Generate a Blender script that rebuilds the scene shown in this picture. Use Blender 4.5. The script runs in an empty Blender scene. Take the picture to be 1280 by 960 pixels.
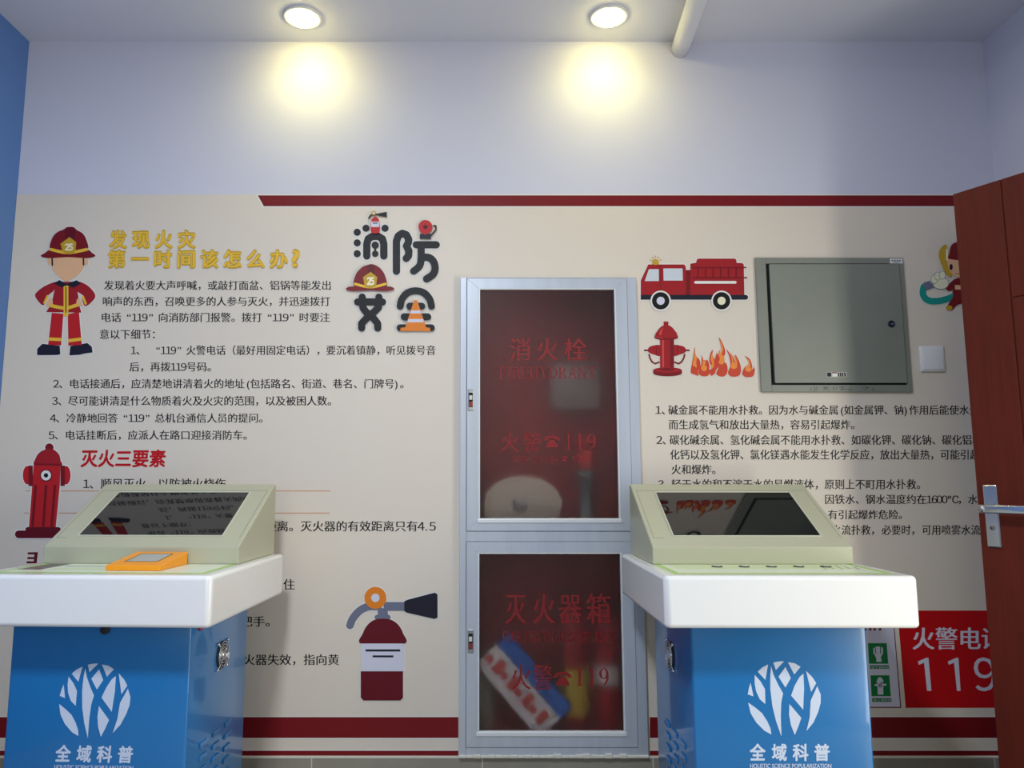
import bpy, bmesh, math, random
from mathutils import Vector, Matrix
from math import sin, cos, pi, radians
random.seed(7)
SC = bpy.context.scene
C = SC.collection

# ------------------------------------------------------------------ camera, world, lights, exposure
EYE = 1.04                       # lens height above the floor
WALL = 2.765                     # back wall distance
XL, XR, YR, ZC = -1.742, 1.922, -3.0, 2.721
PITCH = radians(7.3); FPX = 961.0; PX, PY = 603.0, 480.0
cam_d = bpy.data.cameras.new('camera'); cam = bpy.data.objects.new('camera', cam_d); C.objects.link(cam)
cam.location = (0, 0, EYE); cam.rotation_euler = (pi/2 + PITCH, 0, 0)
cam_d.sensor_width = 36; cam_d.sensor_fit = 'HORIZONTAL'; cam_d.lens = FPX/1280*36
cam_d.shift_x = (640 - PX)/1280; cam_d.clip_start = .02
SC.camera = cam
SC.view_settings.view_transform = 'Standard'; SC.view_settings.look = 'None'
SC.view_settings.gamma = 1; SC.view_settings.use_curve_mapping = False
SC.view_settings.exposure = 0.0
wd = bpy.data.worlds.new('world'); SC.world = wd; wd.use_nodes = True
wd.node_tree.nodes['Background'].inputs[0].default_value = (.62, .74, 1, 1)
wd.node_tree.nodes['Background'].inputs[1].default_value = 0.02

def area(name, loc, target, sx, sy, power, col, spread=180):
    d = bpy.data.lights.new(name, 'AREA'); d.shape = 'RECTANGLE'; d.size = sx; d.size_y = sy
    d.energy = power; d.color = col; d.spread = radians(spread)
    o = bpy.data.objects.new(name, d); C.objects.link(o); o.location = loc
    o.rotation_euler = (Vector(target) - Vector(loc)).to_track_quat('-Z', 'Y').to_euler()
    return o
area('window_daylight', (-.95, YR - .12, 1.75), (-.95, 0, 1.75), 1.3, 1.4, 24, (1, .93, .6))
area('doorway_daylight', (XR + .13, 1.21, 1.0), (XR - 1, 1.21, 1.0), .74, 1.9, 35, (1, .98, .86))
area('window_daylight', (.75, YR - .12, 1.75), (.75, 0, 1.75), 1.5, 1.4, 7, (.72, .84, 1))  # weak cool fill added at the unseen rear window to lift the right side
area('ceiling_lamp', (-.5, .5, ZC - .01), (-.5, .5, 0), .3, .3, 57, (.82, .9, 1))  # unseen fill light added under the ceiling, with no fixture

# ------------------------------------------------------------------ helpers
def S(r, g, b):
    f = lambda c: (c/12.92 if c <= .04045 else ((c + .055)/1.055)**2.4)
    return (f(r/255), f(g/255), f(b/255))
Fv = Vector((0, cos(PITCH), sin(PITCH))); Uv = Vector((0, -sin(PITCH), cos(PITCH)))
CAM = Vector((0, 0, EYE))
def ray(x, y): return Fv + Vector(((x - PX)/FPX, 0, 0)) + Uv*((PY - y)/FPX)
def at(x, y, Y): d = ray(x, y); return CAM + d*(Y/d.y)          # point of a pixel on the plane at depth Y
def onz(x, y, z): d = ray(x, y); return CAM + d*((z - EYE)/d.z)  # ... on a level plane
def onplane(x, y, p, n): d = ray(x, y); return CAM + d*((p - CAM).dot(n)/d.dot(n))

MATS = {}
def mat(name, col, rough=.5, metal=0, noise=0, nscale=20, bump=0, spec=.5, coat=0, emit=0, stretch=None, coat_rough=.05):
    if name in MATS: return MATS[name]
    m = bpy.data.materials.new(name); m.use_nodes = True; nt = m.node_tree; b = nt.nodes['Principled BSDF']
    b.inputs['Base Color'].default_value = (*col, 1); b.inputs['Roughness'].default_value = rough
    b.inputs['Metallic'].default_value = metal; b.inputs['Specular IOR Level'].default_value = spec
    b.inputs['Coat Weight'].default_value = coat; b.inputs['Coat Roughness'].default_value = coat_rough
    if emit:
        b.inputs['Emission Color'].default_value = (*col, 1); b.inputs['Emission Strength'].default_value = emit
    if noise or bump:
        tc = nt.nodes.new('ShaderNodeTexCoord'); n = nt.nodes.new('ShaderNodeTexNoise')
        n.inputs['Scale'].default_value = nscale; n.inputs['Detail'].default_value = 4
        if stretch:
            mp = nt.nodes.new('ShaderNodeMapping'); mp.inputs['Scale'].default_value = stretch
            nt.links.new(tc.outputs['Object'], mp.inputs['Vector']); nt.links.new(mp.outputs['Vector'], n.inputs['Vector'])
        else: nt.links.new(tc.outputs['Object'], n.inputs['Vector'])
        if noise:
            r = nt.nodes.new('ShaderNodeValToRGB'); k = noise
            r.color_ramp.elements[0].position = .3; r.color_ramp.elements[1].position = .7
            r.color_ramp.elements[0].color = (*[c*(1 - k) for c in col], 1)
            r.color_ramp.elements[1].color = (*[min(1, c*(1 + k)) for c in col], 1)
            nt.links.new(n.outputs['Fac'], r.inputs['Fac']); nt.links.new(r.outputs['Color'], b.inputs['Base Color'])
        if bump:
            bp = nt.nodes.new('ShaderNodeBump'); bp.inputs['Strength'].default_value = bump; bp.inputs['Distance'].default_value = .01
            nt.links.new(n.outputs['Fac'], bp.inputs['Height']); nt.links.new(bp.outputs['Normal'], b.inputs['Normal'])
    MATS[name] = m; return m
def tile_mat(name, c1, c2, w, h):
    m = mat(name, c1, .25); nt = m.node_tree; b = nt.nodes['Principled BSDF']
    tc = nt.nodes.new('ShaderNodeTexCoord'); br = nt.nodes.new('ShaderNodeTexBrick')
    nz = nt.nodes.new('ShaderNodeTexNoise'); nz.inputs['Scale'].default_value = 9; nz.inputs['Detail'].default_value = 6
    mx = nt.nodes.new('ShaderNodeMix'); mx.data_type = 'RGBA'; mx.inputs[6].default_value = (*c1, 1); mx.inputs[7].default_value = (*[c*.72 for c in c1], 1)
    nt.links.new(tc.outputs['Object'], br.inputs['Vector']); nt.links.new(tc.outputs['Object'], nz.inputs['Vector'])
    nt.links.new(nz.outputs['Fac'], mx.inputs[0]); nt.links.new(mx.outputs[2], br.inputs['Color1']); nt.links.new(mx.outputs[2], br.inputs['Color2'])
    br.offset = 0; br.inputs['Mortar'].default_value = (*c2, 1); br.inputs['Mortar Size'].default_value = .002
    br.inputs['Scale'].default_value = 1; br.inputs['Brick Width'].default_value = w; br.inputs['Row Height'].default_value = h
    nt.links.new(br.outputs['Color'], b.inputs['Base Color']); return m

ORG = {}
def rootof(o):
    while o.parent: o = o.parent
    return o
class MB:
    """collects shapes and links them as one mesh object"""
    def __init__(s): s.v, s.f, s.m, s.sm, s.mats = [], [], [], [], []
    def mi(s, m):
        if m not in s.mats: s.mats.append(m)
        return s.mats.index(m)
    def add(s, vs, fs, m, smooth=False):
        k = len(s.v); s.v += [Vector(v) for v in vs]; i = s.mi(m)
        for f in fs: s.f.append([k + j for j in f]); s.m.append(i); s.sm.append(smooth)
        return s
    def bm(s, b, m, M=None, smooth=False):
        b.verts.index_update()
        s.add([(M @ v.co if M else v.co) for v in b.verts], [[v.index for v in f.verts] for f in b.faces], m, smooth); b.free(); return s
    def box(s, x0, x1, y0, y1, z0, z1, m, bev=0, seg=2, M=None):
        b = bmesh.new(); bmesh.ops.create_cube(b, size=1)
        for v in b.verts:
            v.co = Vector(((x0 + x1)/2 + v.co.x*(x1 - x0), (y0 + y1)/2 + v.co.y*(y1 - y0), (z0 + z1)/2 + v.co.z*(z1 - z0)))
        if bev: bmesh.ops.bevel(b, geom=b.edges[:] , offset=bev, segments=seg, profile=.5, affect='EDGES')
        return s.bm(b, m, M, bool(bev) and seg > 2)
    def prism(s, pts, axis, a, b_, m, bev=0, seg=2):
        """polygon extruded along axis (0 x,1 y,2 z) from a to b_"""
        def mk(p, q): t = [0, 0, 0]; t[axis] = q; o = [i for i in range(3) if i != axis]; t[o[0]] = p[0]; t[o[1]] = p[1]; return t
        b = bmesh.new(); lo = [b.verts.new(mk(p, a)) for p in pts]; hi = [b.verts.new(mk(p, b_)) for p in pts]
        b.faces.new(lo); b.faces.new(hi[::-1]); n = len(pts)
        for i in range(n): b.faces.new((lo[i], lo[(i + 1) % n], hi[(i + 1) % n], hi[i]))
        bmesh.ops.recalc_face_normals(b, faces=b.faces)
        if bev: bmesh.ops.bevel(b, geom=b.edges[:], offset=bev, segments=seg, profile=.5, affect='EDGES')
        return s.bm(b, m)
    def lathe(s, prof, m, M=None, n=32, cap=True, smooth=True):
        """prof list of (r, h) turned about local z"""
        vs, fs = [], []
        for r, h in prof:
            for i in range(n): a = 2*pi*i/n; vs.append(Vector((r*cos(a), r*sin(a), h)))
        for j in range(len(prof) - 1):
            for i in range(n): fs.append((j*n + i, j*n + (i + 1) % n, (j + 1)*n + (i + 1) % n, (j + 1)*n + i))
        if cap: fs.append(list(range(n))[::-1]); fs.append([(len(prof) - 1)*n + i for i in range(n)])
        if M: vs = [M @ v for v in vs]
        return s.add(vs, fs, m, smooth)
    def tube(s, pts, r, m, n=10, cap=True):
        pts = [Vector(p) for p in pts]; rr = r if isinstance(r, (list, tuple)) else [r]*len(pts)
        vs, fs, u = [], [], None
        for i, p in enumerate(pts):
            t = (pts[min(i + 1, len(pts) - 1)] - pts[max(i - 1, 0)]).normalized()
            if u is None: u = t.orthogonal().normalized()
            u = (u - t*u.dot(t)).normalized(); w = t.cross(u)
            for k in range(n): a = 2*pi*k/n; vs.append(p + (u*cos(a) + w*sin(a))*rr[i])
        for j in range(len(pts) - 1):
            for k in range(n): fs.append((j*n + k, j*n + (k + 1) % n, (j + 1)*n + (k + 1) % n, (j + 1)*n + k))
        if cap: fs.append(list(range(n))[::-1]); fs.append([(len(pts) - 1)*n + k for k in range(n)])
        return s.add(vs, fs, m, True)
    def build(s, name, parent=None):
        me = bpy.data.meshes.new(name); org = ORG.get(rootof(parent).name, Vector()) if parent else Vector()
        me.from_pydata([v - org for v in s.v], [], s.f)
        for m in s.mats: me.materials.append(m)
        me.polygons.foreach_set('material_index', s.m); me.polygons.foreach_set('use_smooth', s.sm); me.update()
        o = bpy.data.objects.new(name, me); C.objects.link(o); o.parent = parent; return o
def thing(name, label, cat, loc=(0, 0, 0), group=None, rotz=0, local=False):
    o = bpy.data.objects.new(name, None); C.objects.link(o); o.location = loc; o.rotation_euler = (0, 0, rotz)
    o.empty_display_size = .1
    o['label'] = label; o['category'] = cat
    if group: o['group'] = group
    ORG[o.name] = Vector() if local else Vector(loc); return o
def tag(o, label, cat, group=None):
    o['label'] = label; o['category'] = cat
    if group: o['group'] = group
    return o
def struct(o): o['kind'] = 'structure'; return o

# ---- flat printed art: shapes given on a surface, each a hair in front of the one before
def smooth_pts(p, closed=True, k=5):
    n = len(p); out = []
    for i in range(n if closed else n - 1):
        a, b, c, d = (p[(i - 1) % n], p[i], p[(i + 1) % n], p[(i + 2) % n]) if closed else (p[max(i - 1, 0)], p[i], p[i + 1], p[min(i + 2, n - 1)])
        for j in range(k):
            t = j/k
            out.append(tuple(.5*(2*b[q] + (c[q] - a[q])*t + (2*a[q] - 5*b[q] + 4*c[q] - d[q])*t*t + (3*b[q] - a[q] - 3*c[q] + d[q])*t**3) for q in (0, 1)))
    if not closed: out.append(p[-1])
    return out
class Flat(MB):
    def __init__(s, mapper, T=(0, 0, 1), lay=0):
        super().__init__(); s.mp = mapper; s.T = T; s.lay = lay
    def face(s, pts, m):
        s.lay += 1; ox, oy, k = s.T
        vs = [s.mp(ox + x/k, oy + y/k, s.lay*.00003) for x, y in pts]
        s.add(vs, [list(range(len(vs)))], m); return s
    def poly(s, pts, m): return s.face(pts, m)
    def spl(s, pts, m, k=5): return s.face(smooth_pts(pts, True, k), m)
    def rect(s, x0, y0, x1, y1, m): return s.face([(x0, y0), (x1, y0), (x1, y1), (x0, y1)], m)
    def ell(s, x, y, rx, ry, m, n=28): return s.face([(x + rx*cos(2*pi*i/n), y + ry*sin(2*pi*i/n)) for i in range(n)], m)
    def circ(s, x, y, r, m, n=28): return s.ell(x, y, r, r, m, n)
    def ring(s, x, y, r0, r1, m, n=32):
        s.lay += 1; ox, oy, k = s.T; vs = []
        for r in (r0, r1):
            vs += [s.mp(ox + (x + r*cos(2*pi*i/n))/k, oy + (y + r*sin(2*pi*i/n))/k, s.lay*.00003) for i in range(n)]
        s.add(vs, [(i, (i + 1) % n, n + (i + 1) % n, n + i) for i in range(n)], m); return s
    def stroke(s, pts, w, m, smooth=False, closed=False, flat=False):
        if smooth: pts = smooth_pts(pts, closed)
        if closed: pts = list(pts) + [pts[0]]
        for i in range(len(pts) - 1):
            (x0, y0), (x1, y1) = pts[i], pts[i + 1]; L = math.hypot(x1 - x0, y1 - y0)
            if L < 1e-6: continue
            nx, ny = -(y1 - y0)/L*w/2, (x1 - x0)/L*w/2
            s.face([(x0 + nx, y0 + ny), (x1 + nx, y1 + ny), (x1 - nx, y1 - ny), (x0 - nx, y0 - ny)], m)
            if not flat: s.circ(x0, y0, w/2, m, 16 if w > 8 else 8)
        if not flat and not closed: s.circ(*pts[-1], w/2, m, 16 if w > 8 else 8)
        return s
# ---- lettering
_tc = bpy.data.curves.new('lettering', 'FONT'); _to = bpy.data.objects.new('lettering', _tc); C.objects.link(_to)
_tc.resolution_u = 3; _tc.offset = 0
_GC = {}
def _glyph(ch):
    if ch not in _GC:
        _tc.body = ch; dg = bpy.context.evaluated_depsgraph_get(); dg.update()
        ev = _to.evaluated_get(dg); me = ev.to_mesh()
        _GC[ch] = ([(v.co.x, v.co.y) for v in me.vertices], [list(p.vertices) for p in me.polygons]); ev.to_mesh_clear()
    return _GC[ch]
NARROW = {'(': (.16, .5), ')': (.02, .5), ' ': (0, .5), ',': (0, .6), '.': (.1, .5), '“': (.5, 1.0), '”': (.12, 1.0), '℃': (0, 1.0)}
def glyphs(body, lat=False):
    """outlines of a line of lettering: full-width characters one unit apart, figures half a unit"""
    if lat: return _glyph(body)
    vs, fs, x = [], [], 0.0
    for ch in body:
        dx, adv = NARROW.get(ch, (0, 1.0)); g = ch
        if ch == ',': g = '，'
        if ch.isdigit(): g = chr(0xFF10 + int(ch)); dx, adv = -.25, .5
        if ch != ' ':
            v, f = _glyph(g); k = len(vs); vs += [(x + dx + a, b) for a, b in v]; fs += [[k + q for q in p] for p in f]
        x += adv
    return vs, fs
def text(mb, body, x0, x1, yt, yb, m, bold=0, space=1.0, em=None, slant=0, inkv=False, lat=False):
    """lettering whose ink runs x0..x1 (pixels of the mapper) and whose full-width glyph box is yt..yb"""
    vs, fs = glyphs(body, lat)
    xs = [v[0] for v in vs]; a, b = min(xs), max(xs)
    lo, hi = (-.075, .845)
    if lat: lo, hi = 0, .69
    if inkv: ys = [v[1] for v in vs]; lo, hi = min(ys), max(ys)
    # heavier weights: the same outlines laid over each other with small shifts
    sh = [(0, 0)]
    if bold: sh = [(-bold, 0), (bold, 0)] if bold < .03 else [(bold*cos(pi*i/4), bold*sin(pi*i/4)) for i in range(8)]
    x0 += bold*(x1 - x0)/(b - a); x1 -= bold*(x1 - x0)/(b - a)
    for dx, dy in sh:
        mb.lay += .4; out = []
        for x, y in vs:
            t = (y + dy - lo)/(hi - lo)
            out.append(mb.mp(x0 + (x + dx - a)/(b - a)*(x1 - x0) + slant*t, yb + (yt - yb)*t, mb.lay*.00003))
        mb.add(out, fs, m)
    mb.lay += .6; return mb

# ------------------------------------------------------------------ materials of the setting
M_white = mat('white_wall_paint', S(208, 209, 226), .75, bump=.02, nscale=60)
M_ceil = mat('white_ceiling_paint', S(214, 215, 226), .8, bump=.02, nscale=50)
M_blue = mat('blue_wall_paint', S(84, 122, 184), .65, bump=.02, nscale=60)
M_floor = tile_mat('grey_floor_tile', S(165, 160, 150), S(110, 108, 104), .6, .6)
M_base = tile_mat('skirting_tile', S(158, 152, 138), S(205, 200, 190), .58, 5.0)
M_grout = mat('white_grout', S(222, 218, 206), .8, bump=.3, nscale=120)
M_sheet = mat('mural_sheet', S(223, 212, 198), .45, bump=.015, nscale=14)
M_alu = mat('anodised_aluminium', S(194, 201, 212), .4, .35, noise=.05, nscale=30, stretch=(1, 1, .05))
M_aluL = mat('bright_aluminium_bead', S(228, 230, 232), .35, .2)
M_seam = mat('dark_gap', S(22, 22, 24), .9)
M_white_pl = mat('white_plastic', S(228, 228, 230), .3)

# ------------------------------------------------------------------ room shell
HX0, HX1, HZ0, HZ1 = -.045, .53, .153, 1.765           # recess for the hydrant cabinet
w = MB(); T_ = .26
w.box(XL - .1, HX0, WALL, WALL + T_, -.1, ZC + .1, M_white); w.box(HX1, XR + .1, WALL, WALL + T_, -.1, ZC + .1, M_white)
w.box(HX0, HX1, WALL, WALL + T_, -.1, HZ0, M_white); w.box(HX0, HX1, WALL, WALL + T_, HZ1, ZC + .1, M_white)
struct(w.build('wall_back'))
struct(MB().box(XL - .1, XL, YR - .1, WALL, 0, ZC, M_blue).build('wall_left'))
DY0, DY1 = .80, 1.62                                    # doorway in the right wall
w = MB(); w.box(XR, XR + .1, YR - .1, DY0, 0, ZC, M_white); w.box(XR, XR + .1, DY1, WALL, 0, ZC, M_white); w.box(XR, XR + .1, DY0, DY1, 2.0, ZC, M_white)
struct(w.build('wall_right'))
struct(MB().box(XL - .1, XR + .1, YR - .1, WALL + .1, -.1, 0, M_floor).build('floor'))
struct(MB().box(XL - .1, XR + .1, YR - .1, WALL + .1, ZC, ZC + .1, M_ceil).build('ceiling'))
w = MB(); WX = [(-1.6, -.3), (0, 1.5)]
w.box(XL, XR, YR - .1, YR, 0, 1.05, M_white); w.box(XL, XR, YR - .1, YR, 2.45, ZC, M_white)
w.box(XL, -1.6, YR - .1, YR, 1.05, 2.45, M_white); w.box(-.3, 0, YR - .1, YR, 1.05, 2.45, M_white); w.box(1.5, XR, YR - .1, YR, 1.05, 2.45, M_white)
struct(w.build('wall_rear'))
for i, (a, b) in enumerate(WX):
    w = MB()
    for q in ((a, a + .05, 1.05, 2.45), (b - .05, b, 1.05, 2.45), (a, b, 1.05, 1.1), (a, b, 2.4, 2.45), ((a + b)/2 - .025, (a + b)/2 + .025, 1.1, 2.4)):
        w.box(q[0], q[1], YR - .07, YR - .01, q[2], q[3], M_white_pl)
    struct(w.build('window_%d' % (i + 1)))
bz = .111
w = MB(); w.box(XL, XR, WALL - .012, WALL, 0, bz, M_base); w.box(XL, XR, WALL - .013, WALL, bz, bz + .005, M_grout); struct(w.build('baseboard_back'))
w = MB(); w.box(XL, XL + .012, YR, WALL - .013, 0, bz, M_base); struct(w.build('baseboard_left'))
w = MB(); w.box(XR - .012, XR, DY1 + .07, WALL - .013, 0, bz, M_base); struct(w.build('baseboard_right'))
M_frame = mat('door_frame_wood', S(104, 46, 28), .45, noise=.2, nscale=8, stretch=(6, 6, .6))
w = MB()
for a, b, c, d in ((DY0 - .06, DY0, 0, 2.06), (DY1, DY1 + .06, 0, 2.06), (DY0, DY1, 2.0, 2.06)): w.box(XR - .015, XR + .1, a, b, c, d, M_frame)
struct(w.build('trim_1'))

# ------------------------------------------------------------------ printed wall mural
K = S(14, 14, 17)
I_black = mat('black_ink', K, .48, spec=.3); I_white = mat('white_ink', S(232, 230, 226), .48, spec=.3)
I_band = mat('dark_red_ink', S(118, 12, 22), .48, spec=.3); I_red = mat('red_ink', S(190, 28, 34), .48, spec=.3)
I_dred = mat('deep_red_ink', S(122, 16, 24), .48, spec=.3); I_wine = mat('wine_ink', S(98, 6, 26), .48, spec=.3)
I_crim = mat('crimson_ink', S(160, 26, 34), .48, spec=.3); I_yel = mat('yellow_ink', S(238, 190, 58), .48, spec=.3)
I_gold = mat('gold_ink', S(196, 158, 40), .48, spec=.3); I_skin = mat('skin_ink', S(232, 182, 140), .48, spec=.3)
I_navy = mat('navy_ink', S(26, 26, 44), .48, spec=.3); I_org = mat('orange_ink', S(226, 128, 34), .48, spec=.3)
I_grey = mat('grey_ink', S(110, 114, 136), .48, spec=.3); I_pale = mat('pale_blue_ink', S(205, 212, 222), .48, spec=.3)
I_teal = mat('teal_ink', S(20, 146, 136), .48, spec=.3); I_lav = mat('lavender_ink', S(212, 212, 228), .48, spec=.3)
I_rust = mat('rust_line_ink', S(206, 140, 104), .48, spec=.3); I_green = mat('sign_green_ink', S(12, 122, 60), .48, spec=.3)
I_sred = mat('sign_red_ink', S(190, 10, 20), .48, spec=.3); I_bg = M_sheet; I_hl = mat('light_red_ink', S(206, 72, 62), .35)
I_flame = mat('flame_orange_ink', S(238, 142, 56), .35)
I_cream = mat('cream_ink', S(236, 232, 200), .35)
def wallmap(x, y, d): p = at(x, y, WALL); return Vector((p.x, WALL - .0032 - d, p.z))
mural = thing('wall_mural', 'large printed fire safety mural with dark red bands covering the lower back wall', 'mural', (0, WALL, bz + .005))
zt = at(600, 243.5, WALL).z
ZB = bz + .0055
sh = MB()
cabx0, cabx1 = at(574, 700, WALL).x, at(804, 700, WALL).x; cabz = at(680, 346, WALL).z
for a, b, c, d in ((XL + .001, cabx0 + .02, ZB, zt), (cabx1 - .02, XR - .001, ZB, zt), (cabx0 + .02, cabx1 - .02, cabz - .02, zt)): sh.box(a, b, WALL - .003, WALL - .0002, c, d, M_sheet)
sh.build('printed_sheet', mural)
f = Flat(wallmap); f.poly([(320, 243.3), (1270, 243.3), (1270, 259.6), (328.5, 259.6)], I_white); f.poly([(322.5, 244.6), (1270, 244.6), (1270, 258.2), (330, 258.2)], I_band); f.build('top_band', mural)
def band(name, y0, y1, spans):
    f = Flat(wallmap)
    for a, b in spans:
        f.rect(a, y0 - 1.2, b, y1 + 1.2, I_white)
        f.rect(a, y0, b, y1, I_band)
    f.build(name, mural)
SP = [(-3, 573), (812, 1268)]
band('lower_band', 896, 922, SP); band('lower_band', 938, 944.5, SP)
def line(body, x0, x1, yt, yb, m=I_black, name='text_line', **k):
    f = Flat(wallmap); text(f, body, x0, x1, yt, yb, m, **k); return f.build(name, mural)
# left column
B = .017
line('发现着火要大声呼喊，或敲打面盆、铝锅等能发出', 130.5, 413.7, 351, 362.7, bold=B)
line('响声的东西，召唤更多的人参与灭火，并迅速拨打', 129, 413, 371, 382.7, bold=B)
line('电话“119”向消防部门报警。拨打“119”时要注', 127.7, 412.6, 391, 402.7, bold=B)
line('意以下细节：', 125.2, 194, 412, 424, bold=B)
line('1、 “119”火警电话（最好用固定电话），要沉着镇静，听见拨号音', 164, 544.5, 432, 443.8, bold=B)
line('后，再拨119号码。', 162.3, 264, 452.7, 464.5, bold=B)
line('2、电话接通后，应清楚地讲清着火的地址(包括路名、街道、巷名、门牌号)。', 67, 504.5, 473.8, 485.6, bold=B)
line('3、尽可能讲清是什么物质着火及火灾的范围，以及被困人数。', 65.5, 414, 495, 507, bold=B)
line('4、冷静地回答“119”总机台通信人员的提问。', 63, 328.5, 516.8, 528.4, bold=B)
line('5、电话挂断后，应派人在路口迎接消防车。', 61.3, 309, 538, 549.8, bold=B)
line('1、顺风灭火，以防被火烧伤', 104.5, 282.5, 598, 611, bold=B)
line('距离。灭火器的有效距离只有4.5', 332, 545, 651, 664.2, bold=B)
line('住', 354.5, 368.7, 723.5, 737, bold=B)
line('把手。', 301, 337.5, 770, 783, bold=B)
line('灭火器失效，指向黄', 289.5, 424, 817.5, 831, bold=B)
def head(rows, name, fn):
    f = Flat(wallmap); fn(f); return f.build(name, mural)
def t1(f):
    for i, c in enumerate('发现火灾'): x = 136.2 + 28.6*i; text(f, c, x, x + 23.5, 288.5, 310.5, I_gold, bold=.055); text(f, c, x + .4, x + 23, 289, 310, I_yel, bold=.018)
    for i, c in enumerate('第一时间该怎么办'): x = 134.8 + 28.9*i; text(f, c, x, x + 23.5, 313, 335, I_gold, bold=.055, ); text(f, c, x + .4, x + 23, 313.5, 334.5, I_yel, bold=.018)
    text(f, '?', 364, 376, 313, 334, I_gold, bold=.055, inkv=True); text(f, '?', 364.5, 375.5, 313.6, 333.4, I_yel, bold=.018, inkv=True)
head(0, 'heading', t1)['label'] = 'two line heading in outlined yellow characters'
def t2(f): text(f, '灭火三要素', 101, 207, 562.5, 583.5, I_sred, bold=.03, slant=1.5)
head(0, 'heading', t2)['label'] = 'short heading in bold red characters'
def t3(f): f.T = (0, 660, 6.858); [f.poly(p, I_wine) for p in ([(242, 208), (329, 206), (319, 302), (293, 302), (299, 226), (242, 226)], [(240, 248), (300, 248), (298, 266), (238, 266)], [(234, 284), (298, 284), (296, 302), (232, 302)])]
head(0, 'heading', t3)['label'] = 'red character half hidden behind the screen housing'
for ya, x0, x1, yb in ((613.7, 33, 413.5, 613.7), (641.3, 30.5, 412.5, 641.3)):
    f = Flat(wallmap); f.stroke([(x0, ya), (x1, yb)], 1.0, I_rust, flat=True); f.build('ruled_line', mural)
# right column
line('1、', 819, 831, 506.5, 518.5, bold=B)
line('碱金属不能用水扑救。因为水与碱金属(如金属钾、钠)作用后能使水分', 835, 1223, 506.5, 518.5, bold=B)
line('而生成氢气和放出大量热，容易引起爆炸。', 835.7, 1067.5, 524.7, 536.8, bold=B)
line('2、', 820, 832, 543.7, 556, bold=B)
line('碳化碱余属、氢化碱会属不能用水扑救、如碳化钾、碳化钠、碳化铝和', 836.6, 1226, 543.7, 556, bold=B)
line('化钙以及氢化钾、氯化镁遇水能发生化学反应，放出大量热，可能引起', 837.3, 1224, 562, 574.5, bold=B)
line('火和爆炸。', 839, 894, 580.6, 592.8, bold=B)
line('3、', 822, 834, 599, 611.5, bold=B)
line('轻于水的和不溶于水的易燃液体，原则上不町用水扑救。', 839, 1149.5, 599, 611.5, bold=B)
line('因铁水、钢水温度约在1600℃，水蒸', 1030.8, 1234, 618, 630, bold=B)
line('有引起爆炸危险。', 1034.5, 1127, 637.3, 649, bold=B)
line('水流扑救, 必要时, 可用喷雾水流扑', 1039, 1237, 656, 668.5, bold=B)

class Pic:
    """a printed picture: a white outlined base mesh with its pieces as children"""
    def __init__(s, name, T, halo=6, parent=None, label=None):
        s.base = Flat(wallmap, T); s.T = T; s.halo = halo; s.parts = {}; s.name = name; s.n = 40; s.parent = parent; s.label = label
    def p(s, part):
        if part not in s.parts: s.parts[part] = Flat(wallmap, s.T)
        q = s.parts[part]; q.lay = s.n; s.cur = q; return q
    def _h(s, pts):
        if s.halo: s.base.stroke(pts, s.halo*2, I_white, closed=True); s.base.poly(pts, I_white)
        if s.halo: s.base.lay = 0 if s.base.lay > 900 else s.base.lay
    def poly(s, part, pts, m, halo=True, smooth=False):
        if smooth: pts = smooth_pts(pts)
        if halo: s.halos = getattr(s, 'halos', []) + [pts]
        q = s.p(part); q.poly(pts, m); s.n = q.lay
    def spl(s, part, pts, m, halo=True): s.poly(part, pts, m, halo, True)
    def rect(s, part, x0, y0, x1, y1, m, halo=True): s.poly(part, [(x0, y0), (x1, y0), (x1, y1), (x0, y1)], m, halo)
    def circ(s, part, x, y, r, m, halo=True, ry=None, n=28):
        s.poly(part, [(x + r*cos(2*pi*i/n), y + (ry or r)*sin(2*pi*i/n)) for i in range(n)], m, halo)
    def stroke(s, part, pts, w, m, halo=True, smooth=False):
        q = s.p(part)
        if smooth: pts = smooth_pts(pts, False)
        if halo: s.hs = getattr(s, 'hs', []) + [(pts, w)]
        q.stroke(pts, w, m); s.n = q.lay
    def build(s):
        b = s.base; h = s.halo
        for pts in getattr(s, 'halos', []):
            n = len(pts)
            for i in range(n):
                b.stroke([pts[i], pts[(i + 1) % n]], h*2, I_white, flat=True)
                if n < 40 or i % 2 == 0: b.circ(*pts[i], h, I_white, 8)
        for pts, w in getattr(s, 'hs', []): b.stroke(pts, w + h*2, I_white)
        # the white outline lies flat under the picture
        L = max(1, b.lay)
        for v in b.v: v.y = WALL - .0033 - (WALL - .0032 - v.y)*(.0008/(L*.00003))
        base = b.build(s.name, mural)
        if s.label: base['label'] = s.label
        for k, q in s.parts.items(): q.build(k, base)
        return base

# firefighter, faceless clip art
P = Pic('firefighter_picture', (0, 240, 4), 5)
for side, (bt, tr, yb) in enumerate((([(188, 815), (190, 785), (215, 760), (302, 770), (305, 812), (290, 816), (200, 817)], [(262, 605), (320, 610), (309, 768), (244, 765)], [(246, 736), (312, 739)]), ([(350, 818), (355, 772), (440, 756), (462, 775), (466, 803), (430, 808), (400, 815)], [(342, 612), (398, 600), (412, 766), (345, 770)], [(345, 745), (411, 736)]))):
    P.poly('boot' if side == 0 else 'boot.001', bt, I_navy)
    nm = 'trouser_leg' if side == 0 else 'trouser_leg.001'
    P.poly(nm, tr, I_red); P.poly(nm, [(yb[0][0], yb[0][1] - 8), (yb[1][0], yb[1][1] - 8), (yb[1][0], yb[1][1] + 8), (yb[0][0], yb[0][1] + 8)], I_yel, False)
P.spl('jacket', [(288, 452), (230, 470), (182, 508), (186, 535), (220, 568), (246, 524), (270, 498)], I_crim)
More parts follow.
